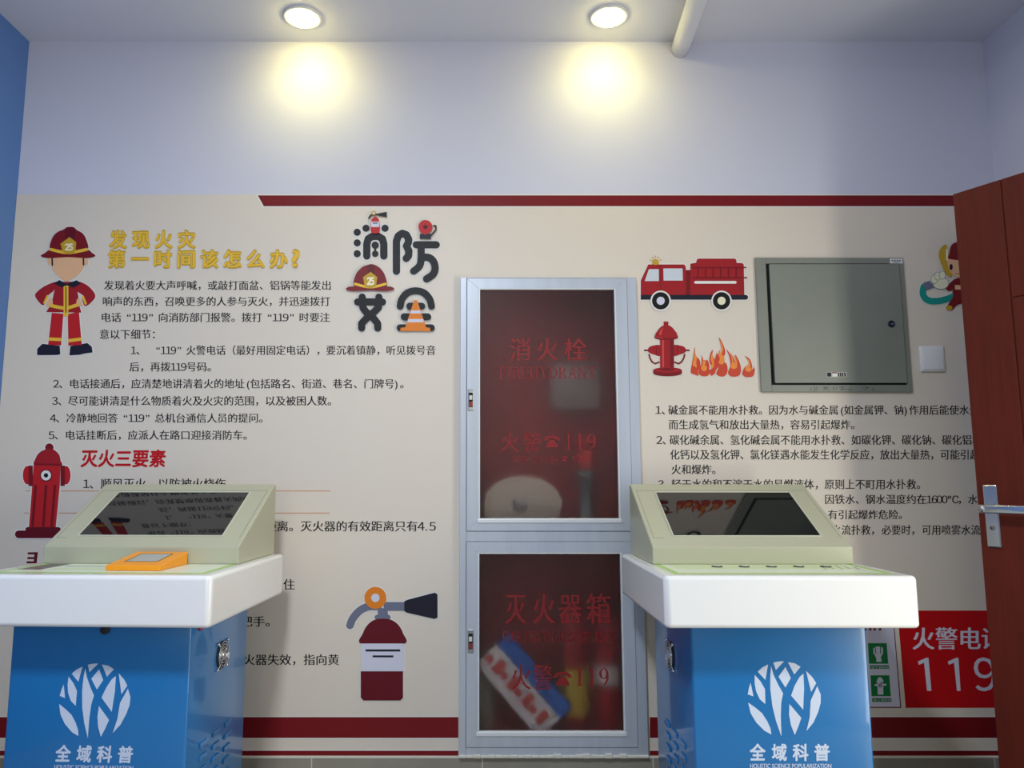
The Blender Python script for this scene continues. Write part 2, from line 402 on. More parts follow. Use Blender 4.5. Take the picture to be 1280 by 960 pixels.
P.spl('jacket', [(390, 450), (440, 468), (478, 512), (470, 542), (428, 572), (408, 520), (388, 496)], I_crim)
P.poly('jacket', [(284, 450), (396, 450), (398, 560), (410, 604), (233, 602), (262, 560)], I_crim)
P.poly('jacket', [(240, 522), (267, 500), (262, 548)], I_bg, False); P.poly('jacket', [(391, 500), (424, 522), (400, 556)], I_bg, False)
P.stroke('jacket', [(241, 522), (226, 556)], 11, I_yel, False); P.stroke('jacket', [(418, 526), (432, 560)], 11, I_yel, False)
P.spl('hand', [(236, 566), (256, 530), (268, 552), (258, 574)], I_skin, False); P.spl('hand.001', [(386, 570), (388, 540), (400, 535), (414, 566), (400, 574)], I_skin, False)
P.stroke('belt', [(260, 570), (330, 582), (386, 568)], 17, I_yel, False, True)
P.rect('zip', 322, 470, 346, 622, I_yel, False); P.rect('zip', 331, 476, 336, 606, I_navy, False)
P.poly('collar', [(272, 458), (302, 442), (334, 462), (388, 443), (410, 458), (372, 480), (340, 468), (312, 478)], I_navy)
P.circ('face', 250, 350, 10, I_skin, ry=18); P.circ('face', 436, 350, 10, I_skin, ry=18)
P.spl('face', [(258, 325), (345, 320), (432, 325), (424, 375), (390, 420), (345, 446), (320, 442), (285, 412), (262, 372)], I_skin)
P.stroke('hair', [(265, 328), (266, 368)], 8, I_navy, False); P.stroke('hair', [(421, 328), (422, 366)], 8, I_navy, False)
P.spl('helmet', [(258, 290), (264, 236), (290, 204), (322, 190), (340, 178), (372, 178), (388, 192), (418, 210), (436, 242), (440, 290), (350, 300)], I_dred)
P.poly('helmet', [(326, 196), (342, 182), (370, 182), (384, 196), (374, 244), (332, 244)], I_wine, False)
P.spl('helmet', [(208, 323), (228, 308), (260, 292), (345, 302), (438, 292), (464, 306), (481, 322), (440, 333), (345, 328), (250, 333)], I_dred)
P.stroke('helmet', [(260, 290), (345, 306), (438, 290)], 15, I_yel, False, True)
P.poly('badge', [(352, 228), (386, 254), (382, 300), (362, 314), (338, 314), (318, 300), (307, 262)], I_gold, False)
q = P.p('badge'); text(q, '25', 82, 92.5, 240 + 262/4, 240 + 294/4, I_cream, bold=.05, inkv=True); P.n = q.lay
P.build()

# picture lettering made of thick round strokes
P = Pic('picture_lettering', (280, 240, 4), 5)
for x, y in ((667, 203), (667, 256), (667, 310), (711, 183), (806, 183)): P.circ('round_character', x, y, 18, I_black)
P.stroke('round_character', [(715, 322), (715, 262), (722, 236), (742, 224), (773, 224), (793, 236), (800, 262), (800, 322)], 37, I_black)
P.circ('round_character', 757, 268, 18, I_black, False); P.circ('round_character', 757, 311, 16, I_black, False); P.rect('round_character', 752, 268, 762, 311, I_black, False)
P.stroke('round_character.001', [(863, 398), (863, 248), (872, 222), (892, 209), (912, 216), (924, 238), (922, 256), (913, 272), (925, 296), (923, 322), (912, 334)], 37, I_black)
P.stroke('round_character.001', [(962, 266), (1062, 266)], 36, I_black); P.stroke('round_character.001', [(986, 268), (986, 335), (978, 372), (949, 398)], 36, I_black, smooth=True)
P.stroke('round_character.001', [(988, 330), (1024, 330), (1048, 350), (1056, 385), (1045, 415), (1014, 437)], 37, I_black, smooth=True)
P.stroke('round_character.002', [(670, 552), (794, 552)], 36, I_black); P.stroke('round_character.002', [(693, 528), (696, 580), (712, 602), (752, 636), (770, 660), (770, 682)], 36, I_black)
P.stroke('round_character.002', [(776, 528), (774, 580), (752, 602), (712, 636), (690, 660), (690, 682)], 36, I_black)
P.stroke('round_character.003', [(882, 574), (890, 540), (918, 508), (960, 497), (1002, 508), (1030, 540), (1038, 574)], 35, I_black, smooth=True)
P.stroke('round_character.003', [(930, 574), (990, 574)], 35, I_black); P.stroke('round_character.003', [(902, 627), (1020, 627)], 35, I_black); P.stroke('round_character.003', [(882, 682), (1038, 682)], 35, I_black)
# the little pictures worked into it
P.spl('extinguisher_motif', [(738, 206), (738, 150), (748, 134), (759, 128), (770, 134), (778, 150), (778, 206)], I_red)
P.rect('extinguisher_motif', 738, 153, 778, 180, I_lav, False); P.rect('extinguisher_motif', 746, 158, 770, 163, I_navy, False)
P.stroke('extinguisher_motif', [(726, 135), (738, 120), (778, 117)], 8, I_navy, False); P.poly('extinguisher_motif', [(774, 112), (816, 104), (816, 131), (774, 124)], I_black, False)
P.circ('extinguisher_motif', 751, 110, 11, I_gold, False); P.circ('extinguisher_motif', 751, 110, 6, I_bg, False)
P.poly('bell_motif', [(980, 214), (1036, 214), (1036, 240), (980, 240)], I_navy, False); P.poly('bell_motif', [(996, 206), (1020, 206), (1008, 222)], I_red, False)
P.circ('bell_motif', 1008, 180, 35, I_red); P.circ('bell_motif', 1008, 180, 12, I_dred, False); P.circ('bell_motif', 1008, 180, 7, I_black, False)
P.stroke('bell_motif', [(1048, 174), (1060, 174), (1060, 194), (1034, 224)], 8, I_navy, False)
P.spl('helmet_motif', [(655, 480), (658, 424), (688, 384), (722, 368), (748, 366), (782, 384), (808, 424), (812, 480), (735, 492)], I_dred)
P.poly('helmet_motif', [(718, 378), (735, 366), (756, 378), (750, 420), (722, 420)], I_wine, False)
P.spl('helmet_motif', [(612, 491), (640, 476), (735, 488), (826, 476), (853, 490), (812, 500), (735, 496), (652, 500)], I_dred)
P.stroke('helmet_motif', [(658, 464), (735, 480), (810, 464)], 13, I_yel, False, True)
P.poly('helmet_motif', [(735, 404), (769, 430), (762, 478), (735, 487), (706, 478), (698, 430)], I_gold, False)
q = P.p('helmet_motif'); text(q, '25', 280 + 716/4, 280 + 754/4, 240 + 432/4, 240 + 468/4, I_cream, bold=.05, inkv=True); P.n = q.lay
P.poly('cone_motif', [(952, 545), (967, 545), (1012, 680), (1030, 682), (1034, 699), (882, 699), (886, 682), (908, 680)], I_org, False)
P.poly('cone_motif', [(938, 596), (983, 596), (988, 611), (933, 611)], I_lav, False); P.poly('cone_motif', [(924, 639), (997, 639), (1002, 655), (918, 655)], I_lav, False)
P.build()

# hydrant at the left
P = Pic('hydrant_picture', (0, 460, 4), 6, label='tall red hydrant print with a dark ribbed body')
P.circ('cap', 250, 398, 21, I_dred); P.spl('cap', [(180, 490), (182, 450), (204, 420), (236, 407), (270, 408), (298, 432), (306, 462), (306, 490)], I_crim)
P.circ('outlet', 140, 536, 22, I_red, ry=46); P.circ('outlet.001', 334, 536, 22, I_red, ry=46)
P.poly('body', [(172, 480), (306, 480), (303, 580), (282, 800), (148, 800), (165, 580)], I_red)
for a, b in ((182, 166), (234, 220), (278, 262)): P.stroke('body', [(a, 590), (b, 788)], 13, I_dred, False)
P.stroke('cap', [(180, 481), (304, 484)], 9, I_dred, False)
P.rect('outlet', 146, 488, 168, 590, I_dred); P.rect('outlet.001', 306, 488, 328, 590, I_dred)
P.circ('gauge', 234, 537, 31, I_dred, False); P.circ('gauge', 234, 537, 25, I_white, False); P.circ('gauge', 234, 537, 11, I_black, False)
P.stroke('base', [(142, 806), (296, 806)], 22, I_wine); P.stroke('base', [(98, 831), (336, 831)], 38, I_wine)
P.build()

# extinguisher in the middle
P = Pic('extinguisher_picture', (300, 720, 4), 5, label='large wine red extinguisher print with an orange ring')
P.stroke('hose', [(551, 245), (566, 210), (600, 172), (642, 152), (690, 150)], 39, I_grey, True, True)
P.rect('valve', 720, 129, 826, 172, I_grey); P.rect('valve', 690, 160, 740, 200, I_grey); P.stroke('valve', [(686, 204), (742, 204)], 24, I_grey)
P.poly('nozzle', [(822, 126), (836, 118), (974, 82), (988, 90), (988, 206), (974, 213), (836, 182), (822, 174)], I_navy)
P.spl('bottle', [(610, 338), (616, 284), (642, 240), (682, 215), (748, 215), (790, 240), (816, 284), (820, 338)], I_wine)
P.rect('bottle', 609, 336, 819, 474, I_lav); P.poly('bottle', [(605, 475), (816, 475), (816, 606), (802, 620), (619, 620), (605, 606)], I_wine)
P.rect('label', 609, 338, 818, 473, I_lav, False); P.rect('label', 629, 365, 802, 376, I_navy, False); P.rect('label', 664, 395, 768, 405, I_navy, False)
P.circ('ring', 678, 108, 55, I_org); P.circ('ring', 678, 108, 21, I_lav, False)
P.build()

# fire engine
P = Pic('fire_engine_picture', (780, 300, 5.333), 6)
P.poly('body', [(110, 372), (110, 272), (160, 165), (398, 165), (410, 178), (410, 372)], I_crim); P.rect('body', 410, 202, 442, 372, I_dred)
P.poly('body', [(440, 372), (440, 160), (478, 154), (484, 132), (494, 126), (736, 126), (746, 134), (748, 154), (786, 156), (796, 166), (800, 372)], I_crim)
P.stroke('body', [(243, 170), (243, 362)], 5, I_dred, False)
for k in range(4): P.stroke('body', [(766, 274 + 20*k), (790, 274 + 20*k)], 4, I_dred, False)
P.stroke('body', [(216, 306), (234, 306)], 5, I_dred, False)
P.rect('bumper', 110, 368, 810, 400, I_navy); P.circ('bumper', 808, 384, 16, I_navy)
P.poly('window', [(164, 197), (230, 197), (230, 276), (136, 276)], I_pale, False); P.poly('window.001', [(260, 192), (388, 192), (390, 273), (262, 273)], I_pale, False)
P.stroke('ladder', [(458, 186), (808, 186)], 9, I_dred, False); P.stroke('ladder', [(458, 254), (814, 254)], 9, I_dred, False)
for x in (490, 541, 592, 643, 695, 745): P.stroke('ladder', [(x, 186), (x, 254)], 9, I_dred, False)
P.stroke('stripe', [(474, 285), (738, 285)], 18, I_white, False)
for i, x in enumerate((242, 647)):
    nm = 'wheel' if i == 0 else 'wheel.001'
    P.circ(nm, x, 408, 68, I_white, False); P.circ(nm, x, 408, 58, I_black, False); P.circ(nm, x, 408, 27, I_lav if i == 0 else I_cream, False)
P.circ('siren', 208, 150, 20, I_gold, False); P.rect('siren', 188, 150, 228, 166, I_gold, False)
for a in (-160, -125, -90, -55, -20): c, s_ = cos(radians(a)), sin(radians(a)); P.stroke('siren', [(208 + 29*c, 148 + 29*s_), (208 + 38*c, 148 + 38*s_)], 5, I_gold, False)
P.build()
# cast hydrant
P = Pic('hydrant_picture.001', (780, 300, 5.333), 4, label='small red hydrant print with chains on its outlets')
for nm, sx in (('outlet', 1), ('outlet.001', -1)):
    X = lambda x: 284 + (x - 284)*sx
    P.spl(nm, [(X(160), 724), (X(182), 708), (X(240), 704), (X(240), 772), (X(200), 766), (X(162), 750)], I_crim); P.stroke(nm, [(X(137), 737), (X(162), 737)], 12, I_dred)
    P.stroke(nm, [(X(214), 706), (X(214), 768)], 6, I_dred, False)
    P.stroke(nm, [(X(166), 765), (X(172), 790), (X(186), 814), (X(206), 826), (X(232), 816)], 10, I_dred, False)
P.rect('cap', 262, 545, 294, 582, I_crim); P.spl('cap', [(214, 638), (224, 604), (248, 578), (278, 568), (308, 576), (334, 602), (346, 638)], I_crim)
P.rect('body', 238, 648, 331, 872, I_crim); P.poly('body', [(302, 660), (331, 660), (331, 872), (306, 872)], I_dred, False)
P.poly('body', [(252, 662), (264, 662), (264, 866), (252, 866)], I_hl, False)
P.circ('flange', 279, 652, 80, I_dred, ry=17); P.circ('flange', 279, 642, 80, I_crim, ry=15); P.stroke('flange', [(206, 645), (225, 652), (255, 656)], 4, I_hl, False)
P.spl('cap', [(232, 632), (240, 604), (258, 588), (250, 612), (246, 634)], I_hl, False)
P.circ('foot', 288, 890, 95, I_dred, ry=20); P.rect('foot', 193, 868, 383, 890, I_dred, False); P.circ('foot', 288, 868, 95, I_crim, ry=18); P.circ('foot', 284, 864, 52, I_dred, False, ry=9)
P.build()
# flames
P = Pic('flames_picture', (780, 300, 5.333), 3)
FL = [[(442, 872), (452, 820), (460, 770), (470, 712), (474, 760), (488, 786), (497, 802), (488, 850), (494, 904), (468, 898), (446, 890)],
      [(495, 872), (512, 830), (516, 768), (528, 800), (556, 808), (545, 850), (568, 868), (562, 902), (530, 911), (500, 898)],
      [(566, 872), (584, 852), (566, 812), (572, 762), (590, 732), (589, 772), (604, 800), (610, 860), (604, 890), (578, 906)],
      [(612, 890), (626, 850), (610, 805), (624, 758), (640, 790), (644, 720), (630, 650), (660, 700), (673, 755), (656, 800), (684, 832), (686, 885), (662, 911), (630, 908)],
      [(690, 882), (706, 840), (700, 785), (680, 728), (714, 780), (728, 842), (746, 832), (738, 764), (766, 812), (777, 860), (768, 902), (730, 913), (702, 906)],
      [(785, 888), (802, 850), (830, 838), (822, 800), (800, 772), (838, 798), (852, 850), (846, 880), (868, 870), (858, 908), (820, 916), (795, 908)]]
TONGUES = [[(474, 872), (490, 832), (497, 800), (487, 778), (506, 812), (502, 862)], [(536, 872), (548, 842), (551, 796), (567, 836), (562, 872)], [(594, 862), (606, 832), (600, 798), (617, 822), (618, 862)],
           [(606, 846), (603, 800), (618, 750), (617, 800), (634, 846)], [(716, 856), (723, 806), (715, 762), (733, 802), (738, 856)], [(838, 884), (860, 852), (851, 828), (869, 862), (862, 892)]]
for i, p in enumerate(FL):
    nm = 'flame' if i == 0 else 'flame.%03d' % i
    P.spl(nm, p, mat('flame_red_ink', S(204, 66, 36), .35))
    P.spl(nm, TONGUES[i], MATS['flame_red_ink'])
    cx = sum(a for a, b in p)/len(p); top = min(b for a, b in p)
    P.spl(nm, [(cx + (a - cx)*.5, top + 18 + (b - top)*.62) for a, b in p], I_flame, False)
P.build()
# generic cartoon firefighter with a hose, mostly hidden by the door
P = Pic('hose_firefighter_picture', (1080, 310, 5.333), 4)
P.stroke('hose', [(640, 300), (580, 330), (500, 354), (424, 352), (388, 312), (392, 262)], 44, I_teal, True, True)
P.poly('hose', [(386, 236), (430, 220), (468, 264), (408, 286)], I_grey)
P.spl('trousers', [(585, 330), (600, 300), (700, 300), (700, 360), (620, 380), (575, 420), (548, 395)], I_dred); P.circ('boot', 560, 402, 22, I_gold, ry=17)
P.spl('jacket', [(540, 268), (575, 228), (610, 205), (700, 205), (700, 310), (590, 306), (585, 285), (556, 290)], I_dred); P.rect('jacket', 600, 250, 700, 280, I_skin, False)
P.spl('helmet', [(492, 60), (500, 10), (540, -20), (560, 60), (580, 150), (575, 200), (530, 160)], I_gold)
P.spl('face', [(548, 100), (560, 60), (700, 60), (700, 200), (610, 196), (568, 160)], I_skin)
P.circ('face', 574, 130, 11, I_black, False, ry=20); P.stroke('face', [(604, 172), (640, 178)], 4, I_dred, False)
P.spl('helmet', [(560, 50), (580, -20), (640, -40), (720, -40), (720, 80), (560, 76)], I_dred, False); P.rect('helmet', 540, 10, 552, 84, I_cream, False)
for x, y, rx, ry in ((505, 238, 52, 38), (462, 212, 20, 28), (485, 190, 20, 26), (515, 184, 20, 26)):
    P.circ('glove', x, y, rx + 3, I_grey, ry=ry + 3); P.circ('glove', x, y, rx, I_cream, False, ry=ry)
P.build()

# alarm number sign and evacuation symbols printed at the lower right
f = Flat(wallmap); f.poly([(1121, 763), (1275, 763), (1275, 884.5), (1131.5, 884.5)], I_sred)
text(f, '火警电话', 1140, 1254, 784, 811.5, I_lav, bold=.022)
f.T = (1060, 740, 4.364)
for x in (0, 163): f.stroke([(386, 384), (420, 368)], 16, I_lav, flat=True) if 0 else f.poly([(378 + x*1.0, 378), (424 + x, 358), (436 + x, 358), (452 + x - (4 if x else 0), 538), (428 + x, 538), (412 + x, 384), (384 + x, 396)], I_lav)
f.T = (0, 0, 1); text(f, '9', 1218.5, 1246, 821.5, 863.8, I_lav, bold=.005, inkv=True, slant=-3)
f.build('alarm_number_panel', mural)
f = Flat(wallmap); f.poly([(1000, 770), (1116.3, 770), (1126, 884.5), (1000, 884.5)], I_wine); f.poly([(1000, 770), (1115.3, 770), (1124.6, 883.2), (1000, 883.2)], I_lav)
f.T = (1060, 740, 4.364)
for x in (85, 112, 136, 165): f.rect(x, 196, x + 14, 209, I_dred)
f.poly([(106, 278), (208, 278), (217, 390), (112, 390)], I_green); f.poly([(116, 398), (220, 398), (223, 418), (118, 418)], I_green)
f.poly([(120, 453), (222, 453), (231, 567), (126, 567)], I_green); f.poly([(128, 577), (233, 577), (236, 598), (130, 598)], I_green)
f.poly([(148, 296), (172, 296), (174, 350), (152, 350)], I_lav); f.poly([(144, 346), (180, 346), (168, 378), (160, 378)], I_lav); f.rect(152, 362, 180, 380, I_lav)
f.stroke([(140, 306), (140, 332), (150, 344)], 9, I_lav); f.stroke([(182, 304), (184, 330), (176, 344)], 9, I_lav)
f.poly([(160, 486), (172, 486), (186, 558), (158, 558)], I_lav); f.poly([(156, 496), (188, 496), (190, 558), (160, 558)], I_lav); f.poly([(150, 492), (162, 466), (172, 462), (184, 470), (192, 490)], I_lav)
f.stroke([(146, 506), (202, 504)], 10, I_lav); f.circ(173, 508, 10, I_black); f.circ(173, 508, 5, I_lav)
f.T = (0, 0, 1); text(f, '地下消防栓', 1088, 1110.4, 832.2, 835.3, I_lav); text(f, '地上消防栓', 1091, 1113.4, 873, 876.2, I_lav)
f.build('evacuation_symbol_panel', mural)

# ------------------------------------------------------------------ fire hydrant cabinet in the wall
hyd = thing('fire_hydrant_cabinet', 'aluminium framed hydrant cabinet with two frosted glass doors and red lettering set in the wall', 'cabinet', (.24, WALL, .14))
YF = WALL - .022                                         # face of the frame
def hp(x, y, Y=YF): return at(x, y, Y)
fx0, fx1 = hp(574.5, 640).x, hp(803, 640).x; fz0, fz1 = bz + .008, hp(685, 346.5).z
ix0, ix1 = hp(583.3, 500).x, hp(787, 500).x
zu0, zu1 = hp(680, 664).z, hp(680, 348).z; zl0, zl1 = hp(680, 934).z, hp(680, 677).z
fr = MB()
fr.box(fx0, ix0, YF, WALL + .01, fz0, fz1, M_alu, .0015, 1); fr.box(ix1, fx1, YF, WALL + .01, fz0, fz1, M_alu, .0015, 1)
fr.box(ix0, ix1, YF, WALL + .01, zu1 + .001, fz1, M_alu, .001, 1); fr.box(ix0, ix1, YF, WALL + .01, zl1, zu0, M_alu, .0015, 1); fr.box(ix0, ix1, YF, WALL + .01, fz0, zl0, M_alu, .0015, 1)
fr.build('outer_frame', hyd)
M_shell = mat('red_cabinet_steel', S(150, 22, 24), .55, noise=.1, nscale=6)
sb = MB(); d0, d1 = WALL + .012, WALL + .23; t = .003
sb.box(HX0 + .004, HX1 - .004, d1 - t, d1, HZ0 + .004, HZ1 - .004, M_shell); sb.box(HX0 + .004, HX0 + .007, d0, d1 - t, HZ0 + .004, HZ1 - .004, M_shell); sb.box(HX1 - .007, HX1 - .004, d0, d1 - t, HZ0 + .004, HZ1 - .004, M_shell)
sb.box(HX0 + .007, HX1 - .007, d0, d1 - t, HZ0 + .004, HZ0 + .007, M_shell); sb.box(HX0 + .007, HX1 - .007, d0, d1 - t, HZ1 - .007, HZ1 - .004, M_shell)
shz = (zu0 + zl1)/2; sb.box(HX0 + .007, HX1 - .007, d0, d1 - t, shz - .004, shz + .004, M_shell)
sb.build('steel_box', hyd)
def glass_mat():
    m = mat('frosted_glass', S(236, 226, 224), .14); b = m.node_tree.nodes['Principled BSDF']
    b.inputs['Transmission Weight'].default_value = 1; b.inputs['IOR'].default_value = 1.36; b.inputs['Roughness'].default_value = .41
    return m
M_glass = glass_mat()
M_letter = mat('red_vinyl_letter', S(132, 16, 20), .5)
caulk = MB()
for i in range(26):
    a = fx0 + (fx1 - fx0)*i/26; r = .005 + .007*random.random()**2
    caulk.box(a, a + (fx1 - fx0)/25.5, YF - .004 - r*.4, YF + .01, fz0 - .004, fz0 + r, M_grout, .002, 1)
caulk.build('caulk_bead', hyd)
def sash(name, gx, z0, z1, gz, latch_y):
    d = MB(); g0, g1 = gx; ga, gb = gz
    o = (ix0 + .001, ix1 - .001, z0 + .001, z1 - .001)
    YS = YF - .004
    for pts in ([(o[0], o[2]), (o[0], o[3]), (g0, gb), (g0, ga)], [(o[1], o[2]), (g1, ga), (g1, gb), (o[1], o[3])], [(o[0], o[3]), (o[1], o[3]), (g1, gb), (g0, gb)], [(o[0], o[2]), (g0, ga), (g1, ga), (o[1], o[2])]):
        d.prism(pts, 1, YS, YF + .018, M_alu, .0007, 1)
    root = d.build(name, hyd)
    b = MB(); k = .006
    for q in ((g0, g0 + k, ga, gb), (g1 - k, g1, ga, gb), (g0 + k, g1 - k, ga, ga + k), (g0 + k, g1 - k, gb - k*.6, gb)): b.box(q[0], q[1], YS - .001, YF + .01, q[2], q[3], M_aluL, .001, 1)
    b.box(g0 - .004, g1 + .004, YS - .004, YS + .002, ga - .010, ga + .004, M_aluL, .002, 2)
    b.build('glazing_bead', root)
    MB().box(g0 + .004, g1 - .004, YF + .006, YF + .011, ga + .004, gb - .004, M_glass).build('glass_pane', root)
    l = MB(); c = hp(588.5 if latch_y < 600 else 588.2, latch_y, YS)
    l.box(c.x - .010, c.x + .010, YS - .003, YS + .004, c.z - .039, c.z + .039, mat('latch_steel', S(165, 168, 172), .3, .9), .002, 2)
    l.box(c.x - .007, c.x + .007, YS - .0036, YS - .003, c.z - .026, c.z + .026, M_seam)
    l.box(c.x - .006, c.x + .006, YS - .0048, YS - .003, c.z - .024, c.z - .006, mat('latch_red', S(150, 40, 34), .4))
    lo = l.build('latch', root)
    MB().box(c.x - .0055, c.x + .0055, YS - .009, YS - .0036, c.z + .000, c.z + .016, mat('latch_slider', S(222, 218, 206), .35), .0015, 2).build('latch_slider', lo)
    return root
def gmap(x, y, d): p = at(x, y, YF + .006); return Vector((p.x, YF + .0055 - d, p.z))
gl = hp(598, 500).x; gr = hp(772.5, 500).x
s1 = sash('upper_door', (gl, gr), zu0, zu1, (hp(690, 650).z, hp(690, 361).z), 500)
s2 = sash('lower_door', (hp(597, 800).x, hp(779.5, 800).x), zl0, zl1, (hp(690, 916).z, hp(690, 691).z), 801.5)
# serif latin letters drawn from stems and hairlines: unit box 1 high
SERIF = {
 'F': (.62, [('v', .16, 0, 1), ('h', .04, .6, 1), ('h', .16, .46, .52), ('s', .16, 0), ('t', .57, .74, 1), ('t', .45, .42, .62)]),
 'I': (.4, [('v', .2, 0, 1), ('s', .2, 0), ('s', .2, 1)]),
 'R': (.72, [('v', .16, 0, 1), ('s', .16, 0), ('s', .12, 1), ('c', .36, .76, .2, .24), ('l', .36, .52, .62, .02, .11), ('h', .56, .72, 0)]),
 'E': (.64, [('v', .16, 0, 1), ('h', .04, .6, 1), ('h', .16, .44, .52), ('h', .04, .6, 0), ('t', .57, .76, 1), ('t', .57, 0, .24), ('t', .44, .42, .62)]),
 'H': (.78, [('v', .16, 0, 1), ('v', .62, 0, 1), ('h', .16, .62, .52), ('s', .16, 0), ('s', .16, 1), ('s', .62, 0), ('s', .62, 1)]),
 'Y': (.74, [('v', .37, 0, .5), ('s', .37, 0), ('l', .12, 1, .37, .48, .11), ('l', .62, 1, .37, .48, .05), ('s', .13, 1), ('s', .6, 1)]),
 'D': (.74, [('v', .16, 0, 1), ('h', .04, .36, 1), ('h', .04, .36, 0), ('a', .32, .5, .34, .48, -90, 90)]),
 'A': (.76, [('l', .38, 1, .64, 0, .12), ('l', .38, 1, .12, 0, .05), ('h', .22, .54, .34), ('s', .12, 0), ('s', .64, 0)]),
 'N': (.8, [('l', .16, 0, .16, 1, .05), ('l', .64, 0, .64, 1, .05), ('l', .14, 1, .64, 0, .13), ('s', .16, 0), ('s', .64, 1), ('s', .1, 1)]),
 'T': (.7, [('v', .35, 0, 1), ('s', .35, 0), ('h', .04, .66, 1), ('t', .07, .74, 1), ('t', .63, .74, 1)]),
 'X': (.76, [('l', .14, 1, .62, 0, .13), ('l', .62, 1, .14, 0, .05), ('s', .13, 0), ('s', .63, 0), ('s', .13, 1), ('s', .63, 1)]),
 'G': (.78, [('a', .4, .5, .32, .47, 40, 320), ('v', .66, .06, .42), ('s', .62, .44)]),
 'U': (.78, [('v', .17, .26, 1), ('l', .62, .28, .62, 1, .05), ('a', .395, .28, .225, .26, 180, 360), ('s', .17, 1), ('s', .62, 1)]),
 'S': (.6, [('a', .3, .74, .2, .24, 20, 270), ('a', .3, .26, .2, .26, -160, 90), ('t', .5, .72, .98), ('t', .08, .02, .28)]),
 'B': (.72, [('v', .16, 0, 1), ('s', .13, 0), ('s', .13, 1), ('c', .36, .77, .2, .23), ('c', .38, .27, .24, .27)]),
 'O': (.8, [('o', .4, .5, .3, .47)]),
 'L': (.64, [('v', .16, 0, 1), ('h', .04, .6, 0), ('s', .16, 1), ('t', .57, 0, .26)]),
 'M': (.94, [('l', .16, 0, .16, 1, .05), ('v', .76, 0, 1), ('l', .16, 1, .45, .06, .12), ('l', .74, 1, .45, .06, .05), ('s', .16, 0), ('s', .76, 0), ('s', .12, 1), ('s', .8, 1)]),
 '1': (.5, [('v', .27, 0, 1), ('s', .27, 0), ('l', .12, .84, .27, .97, .06)]),
 '9': (.62, [('o', .3, .68, .2, .3), ('a', .24, .5, .26, .48, -70, 30)]),
 ' ': (.4, [])}
def serif(f, word, x0, x1, yt, yb, m, sw=.13):
    W = sum(SERIF[c][0] for c in word); k = (x1 - x0)/W; h = yb - yt; x = x0
    X = lambda u: x + u*k
    Yp = lambda v: yb - v*h
    wv = sw*k; hv = .065*h
    for c in word:
        for q in SERIF[c][1]:
            if q[0] == 'v': f.rect(X(q[1]) - wv/2, Yp(q[3]), X(q[1]) + wv/2, Yp(q[2]), m)
            elif q[0] == 'h': y = Yp(min(max(q[3], .028), .972)); f.rect(X(q[1]), y - hv/2, X(q[2]), y + hv/2, m)
            elif q[0] == 's': y = Yp(min(max(q[2], .028), .972)); f.rect(X(q[1] - .105), y - hv/2, X(q[1] + .105), y + hv/2, m)
            elif q[0] == 't': f.rect(X(q[1] - .025), Yp(q[3]), X(q[1] + .025), Yp(q[2]), m)
            elif q[0] == 'l':
                f.face([(X(q[1] - q[5]/2), Yp(q[2])), (X(q[1] + q[5]/2), Yp(q[2])), (X(q[3] + q[5]/2), Yp(q[4])), (X(q[3] - q[5]/2), Yp(q[4]))], m)
            else:
                if q[0] == 'c': a0, a1 = -90, 90
                elif q[0] == 'o': a0, a1 = 0, 360
                else: a0, a1 = q[5], q[6]
                n = 14; out = []; inn = []
                for i in range(n + 1):
                    a = radians(a0 + (a1 - a0)*i/n); out.append((X(q[1] + (q[3] + .03)*cos(a)), Yp(q[2] + q[4]*sin(a)))); inn.append((X(q[1] + (q[3] - .09)*cos(a)), Yp(q[2] + (q[4] - .05)*sin(a))))
                for i in range(n): f.face([out[i], out[i + 1], inn[i + 1], inn[i]], m)
                if q[0] == 'c':
                    for v in (q[2] + q[4] - .026, q[2] - q[4] + .026): f.rect(X(.1), Yp(v) - hv/2, X(q[1]), Yp(v) + hv/2, m)
        x += SERIF[c][0]*k
def phone(f, cx, cy, w, m):
    h = w*.78
    f.spl([(cx - w*.5, cy - h*.12), (cx - w*.46, cy - h*.34), (cx - w*.2, cy - h*.5), (cx + w*.2, cy - h*.5), (cx + w*.46, cy - h*.34), (cx + w*.5, cy - h*.12), (cx + w*.28, cy - h*.1), (cx + w*.24, cy - h*.24), (cx - w*.24, cy - h*.24), (cx - w*.28, cy - h*.1)], m, 3)
    f.poly([(cx - w*.14, cy - h*.16), (cx + w*.14, cy - h*.16), (cx + w*.36, cy + h*.28), (cx + w*.36, cy + h*.5), (cx - w*.36, cy + h*.5), (cx - w*.36, cy + h*.28)], m)
    f.circ(cx, cy + h*.14, w*.12, M_shell, 14)
def glass_text(name, parent, fn):
    f = Flat(gmap); fn(f); f.build(name, parent)
def g1(f):
    for c, a, b in (('消', 637, 663), ('火', 671, 697.5), ('栓', 704.5, 733.5)): text(f, c, a, b, 422.5, 450.5, M_letter, bold=.014)
glass_text('lettering', s1, g1)
glass_text('lettering', s1, lambda f: serif(f, 'FIREHYDRANT', 623.5, 745, 459, 473.3, M_letter, .12))
def g2(f):
    for c, a, b in (('火', 625.5, 649), ('警', 653.5, 676.5)): text(f, c, a, b, 540.5, 564.5, M_letter, bold=.004)
    phone(f, 690, 552, 19, M_letter)
    for x in (705, 718.5, 736): serif(f, '1' if x < 730 else '9', x - (4 if x > 730 else 0), x + 11, 542, 561.5, M_letter, .12)
glass_text('lettering', s1, g2)
def g3(f): serif(f, 'FIRE ALARM', 641.5, 697.5, 570.5, 577.3, M_letter, .12); phone(f, 705, 573.6, 8, M_letter); serif(f, '119', 714, 727, 570.5, 577, M_letter, .1)
glass_text('lettering', s1, g3)
def g4(f):
    for c, a, b in (('灭', 631.5, 658), ('火', 666, 694), ('器', 698.5, 727), ('箱', 733, 763)): text(f, c, a, b, 741.5, 779.5, M_letter, bold=.018)
glass_text('lettering', s2, g4)
